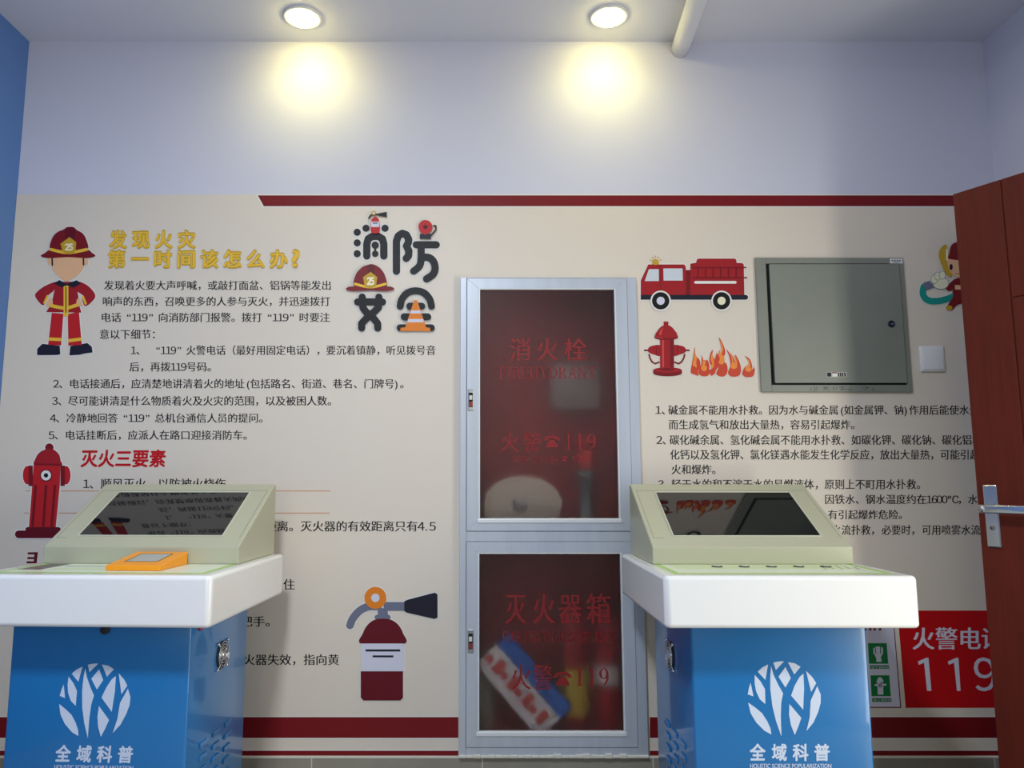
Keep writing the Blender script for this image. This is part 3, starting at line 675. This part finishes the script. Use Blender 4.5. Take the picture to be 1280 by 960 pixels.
glass_text('lettering', s2, lambda f: serif(f, 'FIRE EXTINGUISHER BOX', 628, 767, 789.5, 801.8, M_letter, .115))
def g5(f):
    for c, a, b in (('火', 639.5, 663.5), ('警', 666.5, 690.5)): text(f, c, a, b, 830.5, 862, M_letter, bold=.008)
    phone(f, 703.5, 848.5, 22, M_letter)
    for x in (718, 733.5, 751): serif(f, '1' if x < 745 else '9', x - (4 if x > 745 else 0), x + 12, 834.5, 857.5, M_letter, .13)
glass_text('lettering', s2, g5)

# things kept inside the hydrant cabinet
M_hose = mat('cream_canvas_hose', S(214, 210, 192), .8, bump=.3, nscale=90)
hc = thing('hose_coil', 'cream rolled fire hose behind the upper glass door of the hydrant cabinet', 'hose', (.145, WALL + .10, shz + .0045))
m = MB(); cx, cz, R = .145, 0.0, .142
RotX = Matrix.Rotation(pi/2, 4, 'X')
for k in range(7):
    r = R - k*.02; prof = [(r - .016, -.035), (r - .004, -.037), (r, -.03), (r, .03), (r - .004, .037), (r - .016, .035)]
    m.lathe(prof, M_hose, Matrix.Translation((cx, WALL + .085, shz + .108)) @ Matrix.Diagonal((1, 1, .72, 1)) @ RotX, 48, cap=False)
m.build('coil', hc)
MB().lathe([(.018, -.05), (.03, -.048), (.03, .04), (.02, .045)], mat('hose_coupling', S(150, 150, 148), .35, .8), Matrix.Translation((cx - .005, WALL + .085, shz + .112)) @ RotX, 24).build('coupling', hc)
vl = thing('hydrant_valve', 'red hydrant valve with handwheel beside the rolled hose', 'valve', (.40, WALL + .12, shz + .0045))
m = MB(); M_vr = mat('red_valve_paint', S(206, 34, 34), .35)
m.lathe([(.035, 0), (.035, .012), (.024, .016), (.024, .20), (.04, .205), (.04, .225), (.02, .23)], mat('grey_pipe', S(120, 140, 144), .4, .4), Matrix.Translation((.385, WALL + .12, shz + .0045)), 24); m.build('standpipe', vl)
m = MB(); m.lathe([(.03, 0), (.038, .02), (.038, .06), (.026, .075), (.012, .08), (.012, .11)], M_vr, Matrix.Translation((.385, WALL + .12, shz + .235)), 24); m.build('valve_body', vl)
m = MB(); m.tube([(.385 + .045*cos(2*pi*i/24), WALL + .12 + .045*sin(2*pi*i/24), shz + .342) for i in range(25)], .008, M_vr, 8); m.box(.345, .425, WALL + .115, WALL + .125, shz + .338, shz + .346, M_vr); m.box(.38, .39, WALL + .08, WALL + .16, shz + .338, shz + .346, M_vr); m.build('handwheel', vl)
bx_ = thing('control_box', 'small pale grey box on the back of the hydrant cabinet above the valve', 'box', (.36, WALL + .19, 1.32))  # box drawn for the blurred grey patch behind the glass
c = at(723, 512, WALL + .15); c0 = at(690, 452, WALL + .12); c1 = at(753, 510, WALL + .12)
MB().box(c0.x, c1.x, WALL + .15, WALL + .2255, c1.z, c0.z, mat('pale_grey_box', S(160, 150, 146), .5), .012, 3).build('housing', bx_)
MB().box(c0.x + .02, c0.x + .10, WALL + .147, WALL + .151, c1.z + .03, c1.z + .06, mat('dark_box_plate', S(96, 90, 90), .5), .002, 2).build('plate', bx_)
def extinguisher(name, label, x, y, z, r, h, lab, laby, hs=1):
    t = thing(name, label, 'fire extinguisher', (x, y, z), 'extinguishers in the lower hydrant cabinet')
    M_er = mat('extinguisher_red', S(170, 20, 34), .3)
    m = MB(); m.lathe([(r*.9, 0), (r, .012), (r, h*.74), (r*.93, h*.80), (r*.7, h*.86), (r*.36, h*.90), (r*.3, h*.92)], M_er, Matrix.Translation((x, y, z)), 32); m.build('cylinder', t)
    m = MB(); n = 20; vs = []; fs = []
    for i in range(n + 1):
        a = radians(-170 + 160*i/n)
        for zz in laby: vs.append((x + (r + .0006)*cos(a), y + (r + .0006)*sin(a), z + zz*h))
    for i in range(n): fs.append((2*i, 2*i + 2, 2*i + 3, 2*i + 1))
    m.add(vs, fs, lab, True); m.build('label', t)
    m = MB(); m.lathe([(r*.3, h*.92), (r*.34, h*.93), (r*.34, h*.97), (r*.2, h)], mat('valve_black', S(30, 30, 34), .4), Matrix.Translation((x, y, z)), 20)
    m.tube([(x, y, z + h), (x - r*.3, y - r*.5, z + h*1.02), (x - r*.9, y - r*.8, z + h*1.0)], .006, MATS['valve_black'], 8); m.build('valve', t)
    m = MB(); m.tube(smooth3([(x + .01, y - .01, z + h*.96), (x + hs*r*.9, y - r*.5, z + h*.9), (x + hs*r*.8, y - r*.9, z + h*.6), (x + hs*r*.8, y - r*.9, z + h*.3)]), .006, MATS['valve_black'], 8); m.build('hose', t)
    return t
def smooth3(p, k=5):
    out = []; n = len(p)
    for i in range(n - 1):
        a, b, c, d = [Vector(p[max(0, min(n - 1, j))]) for j in (i - 1, i, i + 1, i + 2)]
        for j in range(k):
            t = j/k; out.append(.5*(2*b + (c - a)*t + (2*a - 5*b + 4*c - d)*t*t + (3*b - a - 3*c + d)*t**3))
    out.append(Vector(p[-1])); return out
zf = HZ0 + .0075
extinguisher('fire_extinguisher', 'red extinguisher with a yellow label behind the lower glass door', .330, WALL + .15, zf, .058, .47, mat('yellow_label', S(214, 190, 60), .5), (.12, .46), -1)
extinguisher('fire_extinguisher', 'red extinguisher with a small white label at the right edge of the lower glass door', .455, WALL + .14, zf, .05, .45, mat('white_label', S(224, 220, 214), .5), (.36, .5))
cb = thing('cardboard_carton', 'tilted blue and white carton with red print leaning behind the lower glass door', 'carton', (.19, WALL + .04, zf))
cA = Vector((.195, 0, zf + .002)); cd = Vector((-.66, 0, .75)); cn = Vector((.75, 0, .66))
def cq(a, b): q = cA + cd*a + cn*b; return (q.x, q.z)
m = MB(); m.prism([cq(0, 0), cq(.33, 0), cq(.33, .1), cq(0, .1)], 1, WALL + .025, WALL + .062, mat('white_carton', S(214, 216, 214), .6), .002, 1)
m.prism([cq(0, .1), cq(.33, .1), cq(.33, .155), cq(0, .155)], 1, WALL + .025, WALL + .062, mat('blue_carton', S(40, 104, 196), .5), .002, 1); m.build('carton_body', cb)
m = MB(); rp = mat('red_carton_print', S(196, 66, 62), .5)
for k in range(4):
    for a, b, c in ((.0, .03, .05), (.042, .035, .025)): m.prism([cq(.03 + k*.075 + a, b), cq(.03 + k*.075 + a + .03, b), cq(.03 + k*.075 + a + .03, b + c), cq(.03 + k*.075 + a, b + c)], 1, WALL + .0242, WALL + .025, rp)
m.build('print', cb)
tb = thing('spray_bottle', 'pale green plastic bottle at the lower left corner of the hydrant cabinet', 'bottle', (.005, WALL + .15, zf))
m = MB(); m.lathe([(.03, 0), (.036, .008), (.036, .17), (.03, .2), (.014, .215), (.014, .23)], mat('pale_bottle', S(190, 206, 186), .35), Matrix.Translation((.005, WALL + .16, zf)), 24); m.build('bottle_body', tb)
m = MB(); m.lathe([(.017, .23), (.017, .26), (.012, .265)], mat('green_cap', S(60, 120, 70), .4), Matrix.Translation((.005, WALL + .16, zf)), 20); m.build('cap', tb)

# ------------------------------------------------------------------ electrical distribution box
M_box = mat('grey_green_enamel', S(134, 138, 128), .42, .15, noise=.04, nscale=5, bump=.02)
db = thing('distribution_box', 'grey green steel electrical box with a lock and slightly open door on the mural', 'electrical box', (1.2, WALL, 1.36))
YB = WALL - .014
a = at(944.5, 322, YB); b = at(1135.5, 490, YB); e0, e1 = at(948, 405, YB).x, at(1135, 405, YB).x; ez1, ez0 = a.z, b.z
i0, i1 = at(961, 405, YB).x, at(1129, 405, YB).x; iz1, iz0 = at(1040, 329.5, YB).z, at(1040, 481, YB).z
m = MB()
for q in ((e0, i0, ez0, ez1), (i1, e1, ez0, ez1), (i0, i1, iz1, ez1), (i0, i1, ez0, iz0)): m.box(q[0], q[1], YB, WALL - .0032, q[2], q[3], M_box, .0012, 1)
m.box(i0, i1, WALL - .006, WALL - .0032, iz0, iz1, M_seam)
m.build('frame', db)
m = MB(); th = .012
m.box(i0 + .011, i1 - .002, YB - .006, YB + .006, iz0 + .006, iz1 - .003, M_box, .002, 2); dr = m.build('door', db)
c = at(1114, 405, YB - .006); m = MB(); m.lathe([(.0125, 0), (.0125, .004), (.009, .006), (.008, .004)], mat('dark_lock', S(30, 36, 62), .35, .3), Matrix.Translation((c.x, YB - .006, c.z)) @ RotX, 24); m.lathe([(.003, .004), (.003, .0065)], MATS['latch_steel'], Matrix.Translation((c.x, YB - .006, c.z)) @ RotX, 12); m.build('lock', dr)
def bmap(x, y, d): p = at(x, y, YB - .0065); return Vector((p.x, YB - .0066 - d, p.z))
f = Flat(bmap); f.rect(1033.5, 465, 1058.5, 471.5, mat('nameplate_silver', S(176, 176, 166), .4, .3)); f.rect(1034, 465.6, 1039, 470.8, I_navy); f.rect(1040, 465.4, 1046, 466.4, I_dred)
for x in (1047, 1049.5, 1052, 1055): f.poly([(x, 465.8), (x + 1.6, 465.8), (x + 2.3, 470.8), (x + .7, 470.8)], I_navy)
f.rect(1040.5, 467.2, 1047, 470.6, I_white); f.build('nameplate', dr)
f = Flat(lambda x, y, d: Vector((at(x, y, YB).x, YB - .0006 - d, at(x, y, YB).z))); f.rect(1112.3, 323.3, 1128, 329.4, I_white); f.T = (0, 0, 1)
for k in range(4): f.rect(1114.2 + k*3.2, 324.8, 1116.6 + k*3.2, 326.6, I_grey)
f.rect(1116, 327.2, 1125, 328.2, I_grey); f.build('sticker', db)
f = Flat(lambda x, y, d: Vector((at(x, y, YB).x, YB - .0006 - d, at(x, y, YB).z))); M_pen = mat('faded_pen', S(86, 90, 78), .6)
for p in ([(1014, 484), (1013, 488)], [(1018, 483.5), (1018, 488), (1022, 487.5)], [(1022, 483.5), (1020, 486)], [(1029, 484), (1036, 484)], [(1034, 484), (1029, 488)], [(1030, 484.5), (1037, 488)], [(1042, 483), (1041, 488)], [(1046, 484), (1044, 488)], [(1049, 484), (1056, 483.6)], [(1050, 487), (1058, 486.4)], [(1053, 483), (1052, 488)], [(1063, 484), (1061, 488), (1066, 487)], [(1078, 484), (1086, 484), (1080, 487.8)], [(1091, 484), (1090, 488), (1094, 487.8)]): f.stroke(p, .7, M_pen, flat=True)
f.build('pen_marks', db)
# ------------------------------------------------------------------ light switch
sw = thing('light_switch', 'square white rocker light switch beside the electrical box', 'switch', (1.5, WALL, 1.33))
a, b = at(1147, 433, WALL), at(1180, 465, WALL)
MB().box(a.x, b.x, WALL - .0125, WALL - .0033, b.z, a.z, M_white_pl, .004, 3).build('switch_plate', sw)
MB().box(a.x + .007, b.x - .007, WALL - .0155, WALL - .0125, b.z + .007, a.z - .007, M_white_pl, .002, 3).build('rocker', sw)

# ------------------------------------------------------------------ ceiling: two downlights and a pipe
def downlight(label, x, y, power=(.62, 142, (1, .97, .45)), glow=54):
    t = thing('downlight', label, 'ceiling light', (x, y, ZC), 'recessed downlights over the mural')
    flip = Matrix.Translation((x, y, ZC)) @ Matrix.Rotation(pi, 4, 'X')
    MB().lathe([(.070, -.0), (.070, .003), (.066, .0065), (.058, .007), (.052, .004), (.050, .001)], mat('white_trim_ring', S(232, 230, 226), .35), flip, 48, cap=False).build('trim_ring', t)
    m = mat('lit_diffuser', (1, .85, .28), .5, emit=glow); MB().lathe([(.0515, .0012), (.051, .006), (.047, .013), (.038, .020), (.022, .0245), (.004, .026)], m, flip, 40).build('diffuser', t)
    d = bpy.data.lights.new('downlight_beam', 'AREA'); d.shape = 'DISK'; d.size = .09; d.energy, sp, d.color = power; d.spread = radians(sp)
    o = bpy.data.objects.new('downlight_beam', d); C.objects.link(o); o.location = (0, 0, -.0275); o.parent = t
p = onz(378, 21, ZC); downlight('round recessed downlight glowing on the ceiling, farther from the white pipe', p.x, p.y)
p = onz(761, 20, ZC); downlight('round recessed downlight glowing on the ceiling, nearer to the white pipe', p.x, p.y)
M_pipe = mat('white_painted_pipe', S(216, 217, 224), .6, bump=.35, nscale=35)
q0, q1 = at(849, 44, WALL), onz(871, 0, ZC - .034)
dv = (q1 - Vector((q0.x, WALL, ZC - .034))); q2 = Vector((q0.x, WALL, ZC - .034)); 
m = MB(); pts = [q2 + dv*t for t in (0.0, .3, .7, 1, 2, 4, 8, 14)]; pts = [Vector((p.x, max(p.y, YR), ZC - .034)) for p in pts]
m.tube(pts, .0335, M_pipe, 24); pp = m.build('ceiling_pipe'); tag(pp, 'white painted pipe running along the ceiling into the back wall', 'pipe')

# ------------------------------------------------------------------ wooden door standing open at the right
E0 = Vector((1.497, 2.35, 0)); ANG = math.atan2(-.867, .498)
M_wood = mat('red_brown_door_wood', S(96, 30, 14), .55, noise=.16, nscale=5, stretch=(14, 14, .9), spec=.25)
M_chrome = mat('satin_chrome', S(196, 198, 202), .22, .95)
DW = .815; DH = at(1191, 243, 2.35).z
door = bpy.data.objects.new('door_1', None); C.objects.link(door); door.location = E0 + Vector((0, 0, .006)); door.rotation_euler = (0, 0, ANG); struct(door); ORG[door.name] = Vector((0, 0, .006))
nrm = Vector((-.867, -.498, 0)); tdir = Vector((.498, -.867, 0))
def od(x, y): q = onplane(x, y, E0, nrm); return ((q - E0).dot(tdir), q.z)
u1 = od(1248.5, 240)[0]; zgr = od(1264, 373)[1]; u1b = od(1275, 470)[0]
ug = (u1 + u1b)/2
m = MB(); g = .0035; zs = [(0.012, .62), (.62 + g, zgr), (zgr + g, DH)]
m.box(0, DW, .004, .04, .012, DH, M_wood)
m.box(0, ug, 0, .004, .012, DH, M_wood, .001, 1); m.box(DW - ug, DW, 0, .004, .012, DH, M_wood, .001, 1)
for a, b in zs: m.box(ug + g, DW - ug - g, 0, .004, a, b, M_wood, .001, 1)
m.build('door_leaf', door)
u_, z_ = od(1241.5, 645); ha = MB(); t0, t1 = od(1238, 606), od(1245, 684)
uc = (t0[0] + t1[0])/2
ha.box(uc - .019, uc + .019, -.009, 0, t1[1], t0[1], M_chrome, .003, 2)
ha.lathe([(.006, 0), (.006, .004)], mat('key_cylinder', S(120, 116, 108), .3, .9), Matrix.Translation((uc, -.009, od(1245, 660)[1])) @ RotX, 20)
plate = ha.build('handle_plate', door)
zl = od(1240, 637)[1] + .003
lv = MB(); lv.lathe([(.011, 0), (.009, .02), (.009, .05)], M_chrome, Matrix.Translation((uc, -.009, zl)) @ RotX, 20)
lv.box(uc - .012, uc + .125, -.058, -.046, zl - .0125, zl + .0125, M_chrome, .005, 3); lv.build('lever', plate)

# ------------------------------------------------------------------ the two interactive consoles
M_slab = mat('white_gloss_resin', S(238, 237, 235), .22, coat=.3)
M_cab = mat('blue_powder_coat', S(24, 112, 176), .28, bump=.006, nscale=250, coat=.6, coat_rough=.05)
M_hous = mat('grey_beige_housing', S(182, 181, 156), .4, bump=.02, nscale=200)
M_house2 = mat('housing_edge_gap', S(120, 122, 108), .6)
M_scr = mat('black_screen_glass', S(14, 14, 15), .03, spec=.9)
M_let = mat('white_logo_vinyl', S(204, 216, 236), .4)
M_fanb = mat('black_fan', S(22, 22, 24), .5); M_fanc = mat('chrome_fan_guard', S(220, 220, 224), .12, 1)
M_dg = mat('green_decal_border', S(168, 206, 106), .35); M_dw = mat('pale_decal', S(226, 234, 212), .3)
M_dg2 = mat('pale_green_decal', S(214, 226, 184), .35)
OX, OY = .785, 2.0                                       # the right console's place
def cmap_front(Yw, dx=0, dz=0):
    return lambda x, y, d: Vector((at(x, y, Yw).x - OX + dx, Yw - OY - .0005 - d, at(x, y, Yw).z + dz))
def console(name, label, loc, rotz, plain):
    t = thing(name, label, 'exhibit console', loc, 'interactive exhibit consoles', rotz, local=True)
    y0, y1, hw = .105, .545, .2325; zb, zs0, zs1 = .05, .674, .804
    # blue cabinet on a recessed plinth
    hl = hw if plain else hw + .022
    sx = {1: hw, -1: -hl}
    m = MB(); m.box(-hl, hw, y0, y1, zb, zs0 + .002, M_cab, .006, 3); cab = m.build('cabinet', t)
    MB().box(-hw + .03, hw - .03, y0 + .03, y1 - .03, 0, zb + .002, mat('black_plinth', S(34, 34, 38), .6)).build('plinth', t)
    # louvres on both sides
    for s in (-1, 1):
        for cy in (.22, .31, .40):
            for k in range(7):
                z = .322 - k*.034
                MB().prism([(cy - .026, z), (cy + .026, z), (cy + .026, z + .013), (cy - .026, z + .013)], 0, sx[s], sx[s] + s*.005, M_cab, .002, 2).build('louvre', cab)
    for s in (-1, 1):
        F = Matrix.Translation((sx[s], .33, .54)) @ Matrix.Rotation(s*pi/2, 4, 'Y')
        fm = MB(); fm.lathe([(.040, 0), (.040, .002), (.037, .003)], M_fanb, F, 32)
        fan = fm.build('fan_grille', cab)
        g_ = MB()
        for r in (.038, .030, .022, .014): g_.tube([F @ Vector((r*cos(2*pi*i/28), r*sin(2*pi*i/28), .008)) for i in range(29)], .0013, M_fanc, 6)
        for k in range(4):
            a = pi/4 + k*pi/2; g_.tube([F @ Vector((.008*cos(a), .008*sin(a), .0085)), F @ Vector((.052*cos(a), .052*sin(a), .005))], .0015, M_fanc, 6)
            g_.lathe([(.0045, 0), (.0045, .006), (.003, .008)], M_fanc, F @ Matrix.Translation((.051*cos(a), .051*sin(a), 0)), 12)
        g_.lathe([(.010, .006), (.010, .0095)], M_fanc, F, 20); g_.build('wire_guard', fan)
    # logo and name on the front
    lo = (0, 0) if plain else (-.024, -.009)
    f = Flat(cmap_front(OY + y0, *lo), (900, 820, 6.857))
    LG = [[(240, 398), (300, 440), (360, 490), (405, 560), (432, 620), (440, 672), (380, 640), (310, 570), (262, 490)], [(262, 228), (286, 346), (237, 328), (248, 270)],
          [(297, 160), (345, 215), (385, 282), (388, 412), (340, 370), (308, 300), (296, 230)], [(412, 72), (388, 204), (322, 134), (362, 98)],
          [(437, 86), (460, 165), (500, 250), (540, 320), (524, 400), (520, 520), (526, 690), (480, 560), (448, 430), (430, 280), (430, 160)],
          [(456, 56), (500, 46), (548, 45), (478, 120)], [(560, 94), (606, 188), (560, 270), (500, 176)], [(580, 52), (640, 62), (690, 92), (636, 158)],
          [(714, 150), (720, 280), (712, 460), (608, 338), (640, 250), (680, 180)], [(736, 126), (790, 180), (824, 232), (780, 308)],
          [(832, 258), (862, 330), (862, 400), (840, 480), (800, 570), (740, 642), (768, 520), (776, 380)], [(594, 410), (696, 530), (668, 610), (640, 676), (606, 590), (590, 500)]]
    for p in LG: f.poly(p, M_let)
    f.build('logo', cab)
    f = Flat(cmap_front(OY + y0, *lo))
    for c, a, b in (('全', 937, 957), ('域', 964.5, 983.5), ('科', 990.5, 1010.5), ('普', 1017.5, 1037)): text(f, c, a, b, 930, 950.5, M_let, bold=.03)
    text(f, 'HOLISTIC SCIENCE POPULARIZATION', 937.5, 1039, 954.5, 960, M_let, bold=.02, lat=True); f.build('lettering', cab)
    if not plain:
        m = MB(); m.lathe([(.012, 0), (.012, .006), (.009, .008)], M_fanb, Matrix.Translation((0, y0, .651)) @ RotX, 20); m.build('lock_knob', cab)
        m = MB(); m.lathe([(.008, 0), (.007, .006), (.004, .008)], mat('red_button', S(200, 40, 50), .4), Matrix.Translation((hw, .16, .647)) @ Matrix.Rotation(pi/2, 4, 'Y'), 16); m.build('side_button', cab)
    # thick white top
    b_ = bmesh.new(); bmesh.ops.create_cube(b_, size=1)
    for v in b_.verts: v.co = Vector((v.co.x*.646, 0.3085 + v.co.y*.617, (zs0 + zs1)/2 + v.co.z*(zs1 - zs0)))
    ve = [e for e in b_.edges if abs(e.verts[0].co.z - e.verts[1].co.z) > .01]
    bmesh.ops.bevel(b_, geom=ve, offset=.016, segments=5, profile=.5, affect='EDGES')
    he = [e for e in b_.edges if abs(e.verts[0].co.z - e.verts[1].co.z) < 1e-5 and len(e.link_faces) == 2 and abs(e.link_faces[0].normal.z - e.link_faces[1].normal.z) > .5]
    bmesh.ops.bevel(b_, geom=he, offset=.011, segments=4, profile=.5, affect='EDGES')
    m = MB(); m.bm(b_, M_slab, None, True); top = m.build('counter_top', t)
    for pl in top.data.polygons: pl.use_smooth = pl.area < .004
    # decal lying on the counter
    f = Flat(lambda x, y, d: Vector((x, y, zs1 + .0004 + d)))
    f.rect(-.29, .035, .29, .56, M_dg2); f.rect(-.285, .045, .285, .555, M_dg); f.rect(-.27, .066, .27, .545, M_dw)
    if plain:
        f.rect(-.25, .16, .25, .29, M_dg2)
        for k in range(12): f.rect(.155 + k*.009, .15 + .09*((k*7) % 5)/5, .160 + k*.009, .17 + .09*((k*7) % 5)/5, M_house2)
    else:
        f.rect(-.266, .12, -.2, .272, mat('photo_print', S(112, 104, 98), .4, noise=.5, nscale=60)); f.rect(-.18, .12, -.02, .16, M_dg2); f.rect(-.18, .2, .0, .21, MATS['photo_print'])
    f.build('decal', top)
    if plain:
        for k in range(5):
            x = .028 + (k - 2)*.0765; M_ = Matrix.Translation((x, .21, zs1 + .001))
            bmsh = MB(); bmsh.lathe([(.015, 0), (.015, .0018), (.0135, .0025)], mat('button_ring', S(70, 74, 66), .4), M_, 24); bt = bmsh.build('push_button', top)
            MB().lathe([(.0095, .0025), (.0095, .0035), (.007, .0042)], mat('button_cap', S(206, 214, 196), .35), M_, 24).build('button_cap', bt)
    # sloping screen housing
    L = (.275, .854); U = (.598, 1.0345); Bk = .608
    prof = [(.277, zs1 + .0005), (L[0], L[1]), U, (Bk, 1.029), (Bk, zs1 + .0005)]
    m = MB(); m.prism(prof, 0, -.291, .291, M_hous, .003, 2); hs = m.build('screen_housing', t)
    ang = math.atan2(U[1] - L[1], U[0] - L[0]); n = Vector((0, -sin(ang), cos(ang))); s_ = Vector((0, cos(ang), sin(ang)))
    P0 = Vector((OX, OY + L[0], L[1]))
    def scr(x, y): q = onplane(x, y, P0, n) - P0; return (q.x, q.dot(s_))
    cs = [scr(821.3, 616), scr(988.3, 616), scr(1023, 669.8), scr(840.9, 670)]
    xa = (cs[0][0] + cs[3][0])/2; xb = (cs[1][0] + cs[2][0])/2; va = (cs[2][1] + cs[3][1])/2; vb = (cs[0][1] + cs[1][1])/2
    R4 = Matrix.Translation((0, L[0], L[1])) @ Matrix.Rotation(ang, 4, 'X')
    LL = math.hypot(U[0] - L[0], U[1] - L[1])
    m = MB(); k = .0045
    for q in ((xa - k, xa, va - k, vb + k), (xb, xb + k, va - k, vb + k), (xa, xb, va - k, va), (xa, xb, vb, vb + k)): m.box(q[0], q[1], q[2], q[3], -.002, .003, mat('pale_bezel', S(198, 198, 180), .35), .001, 1, R4)
    m.build('bezel', hs)
    MB().box(xa, xb, va, vb, -.002, .0012, M_scr, 0, 1, R4).build('screen', hs)
    m = MB()
    for q in ((-.278, -.2768, va - .012, vb + .014), (.2768, .278, va - .012, vb + .014), (-.278, .278, vb + .0135, vb + .0147), (-.278, xa - .03, va - .0125, va - .0113)): m.box(q[0], q[1], q[2], q[3], -.001, .0003, M_house2, 0, 1, R4)
    m.build('panel_joint', hs)
    return t
console('exhibit_console', 'blue console with white top and tilted screen, with a row of five push buttons', (OX, OY, 0), 0, True)
RZ = radians(-2.5)
LC = Vector((-.688 - .323*cos(RZ), 2.0 - .323*sin(RZ), 0))
console('exhibit_console', 'blue console with white top and tilted screen, carrying the orange frame', LC, RZ, False)
# ------------------------------------------------------------------ orange framed display on the left console
zs = .8048
A_, B_, C_ = onz(131.5, 713.3, zs), onz(202.5, 713.5, zs), onz(241, 705, zs)
w_ = (B_ - A_).length*.98; dl = .168
of = thing('tilted_display', 'orange wedge shaped frame with a small grey display lying on a white counter', 'display', (A_.x, A_.y, zs), None, math.atan2(B_.y - A_.y, B_.x - A_.x) - .03, local=True)
M_or = mat('orange_plastic', S(250, 158, 14), .35)
m = MB(); m.prism([(0, 0), (dl, 0), (dl, .036), (0, .014)], 0, 0, w_, M_or, .002, 2); ow = m.build('wedge_frame', of)
an = math.atan2(.022, dl); R5 = Matrix.Translation((0, 0, .014)) @ Matrix.Rotation(an, 4, 'X')
MB().box(.032, w_ - .032, .045, dl - .03, -.002, .0004, mat('grey_display_glass', S(172, 176, 170), .35), 0, 1, R5).build('display_glass', ow)
m = MB()
for q in ((.029, .032, .042, dl - .027), (w_ - .032, w_ - .029, .042, dl - .027), (.032, w_ - .032, .042, .045), (.032, w_ - .032, dl - .03, dl - .027)): m.box(q[0], q[1], q[2], q[3], -.002, .0008, mat('brown_rim', S(128, 92, 40), .5), 0, 1, R5)
m.build('display_rim', ow)
bpy.data.objects.remove(_to)
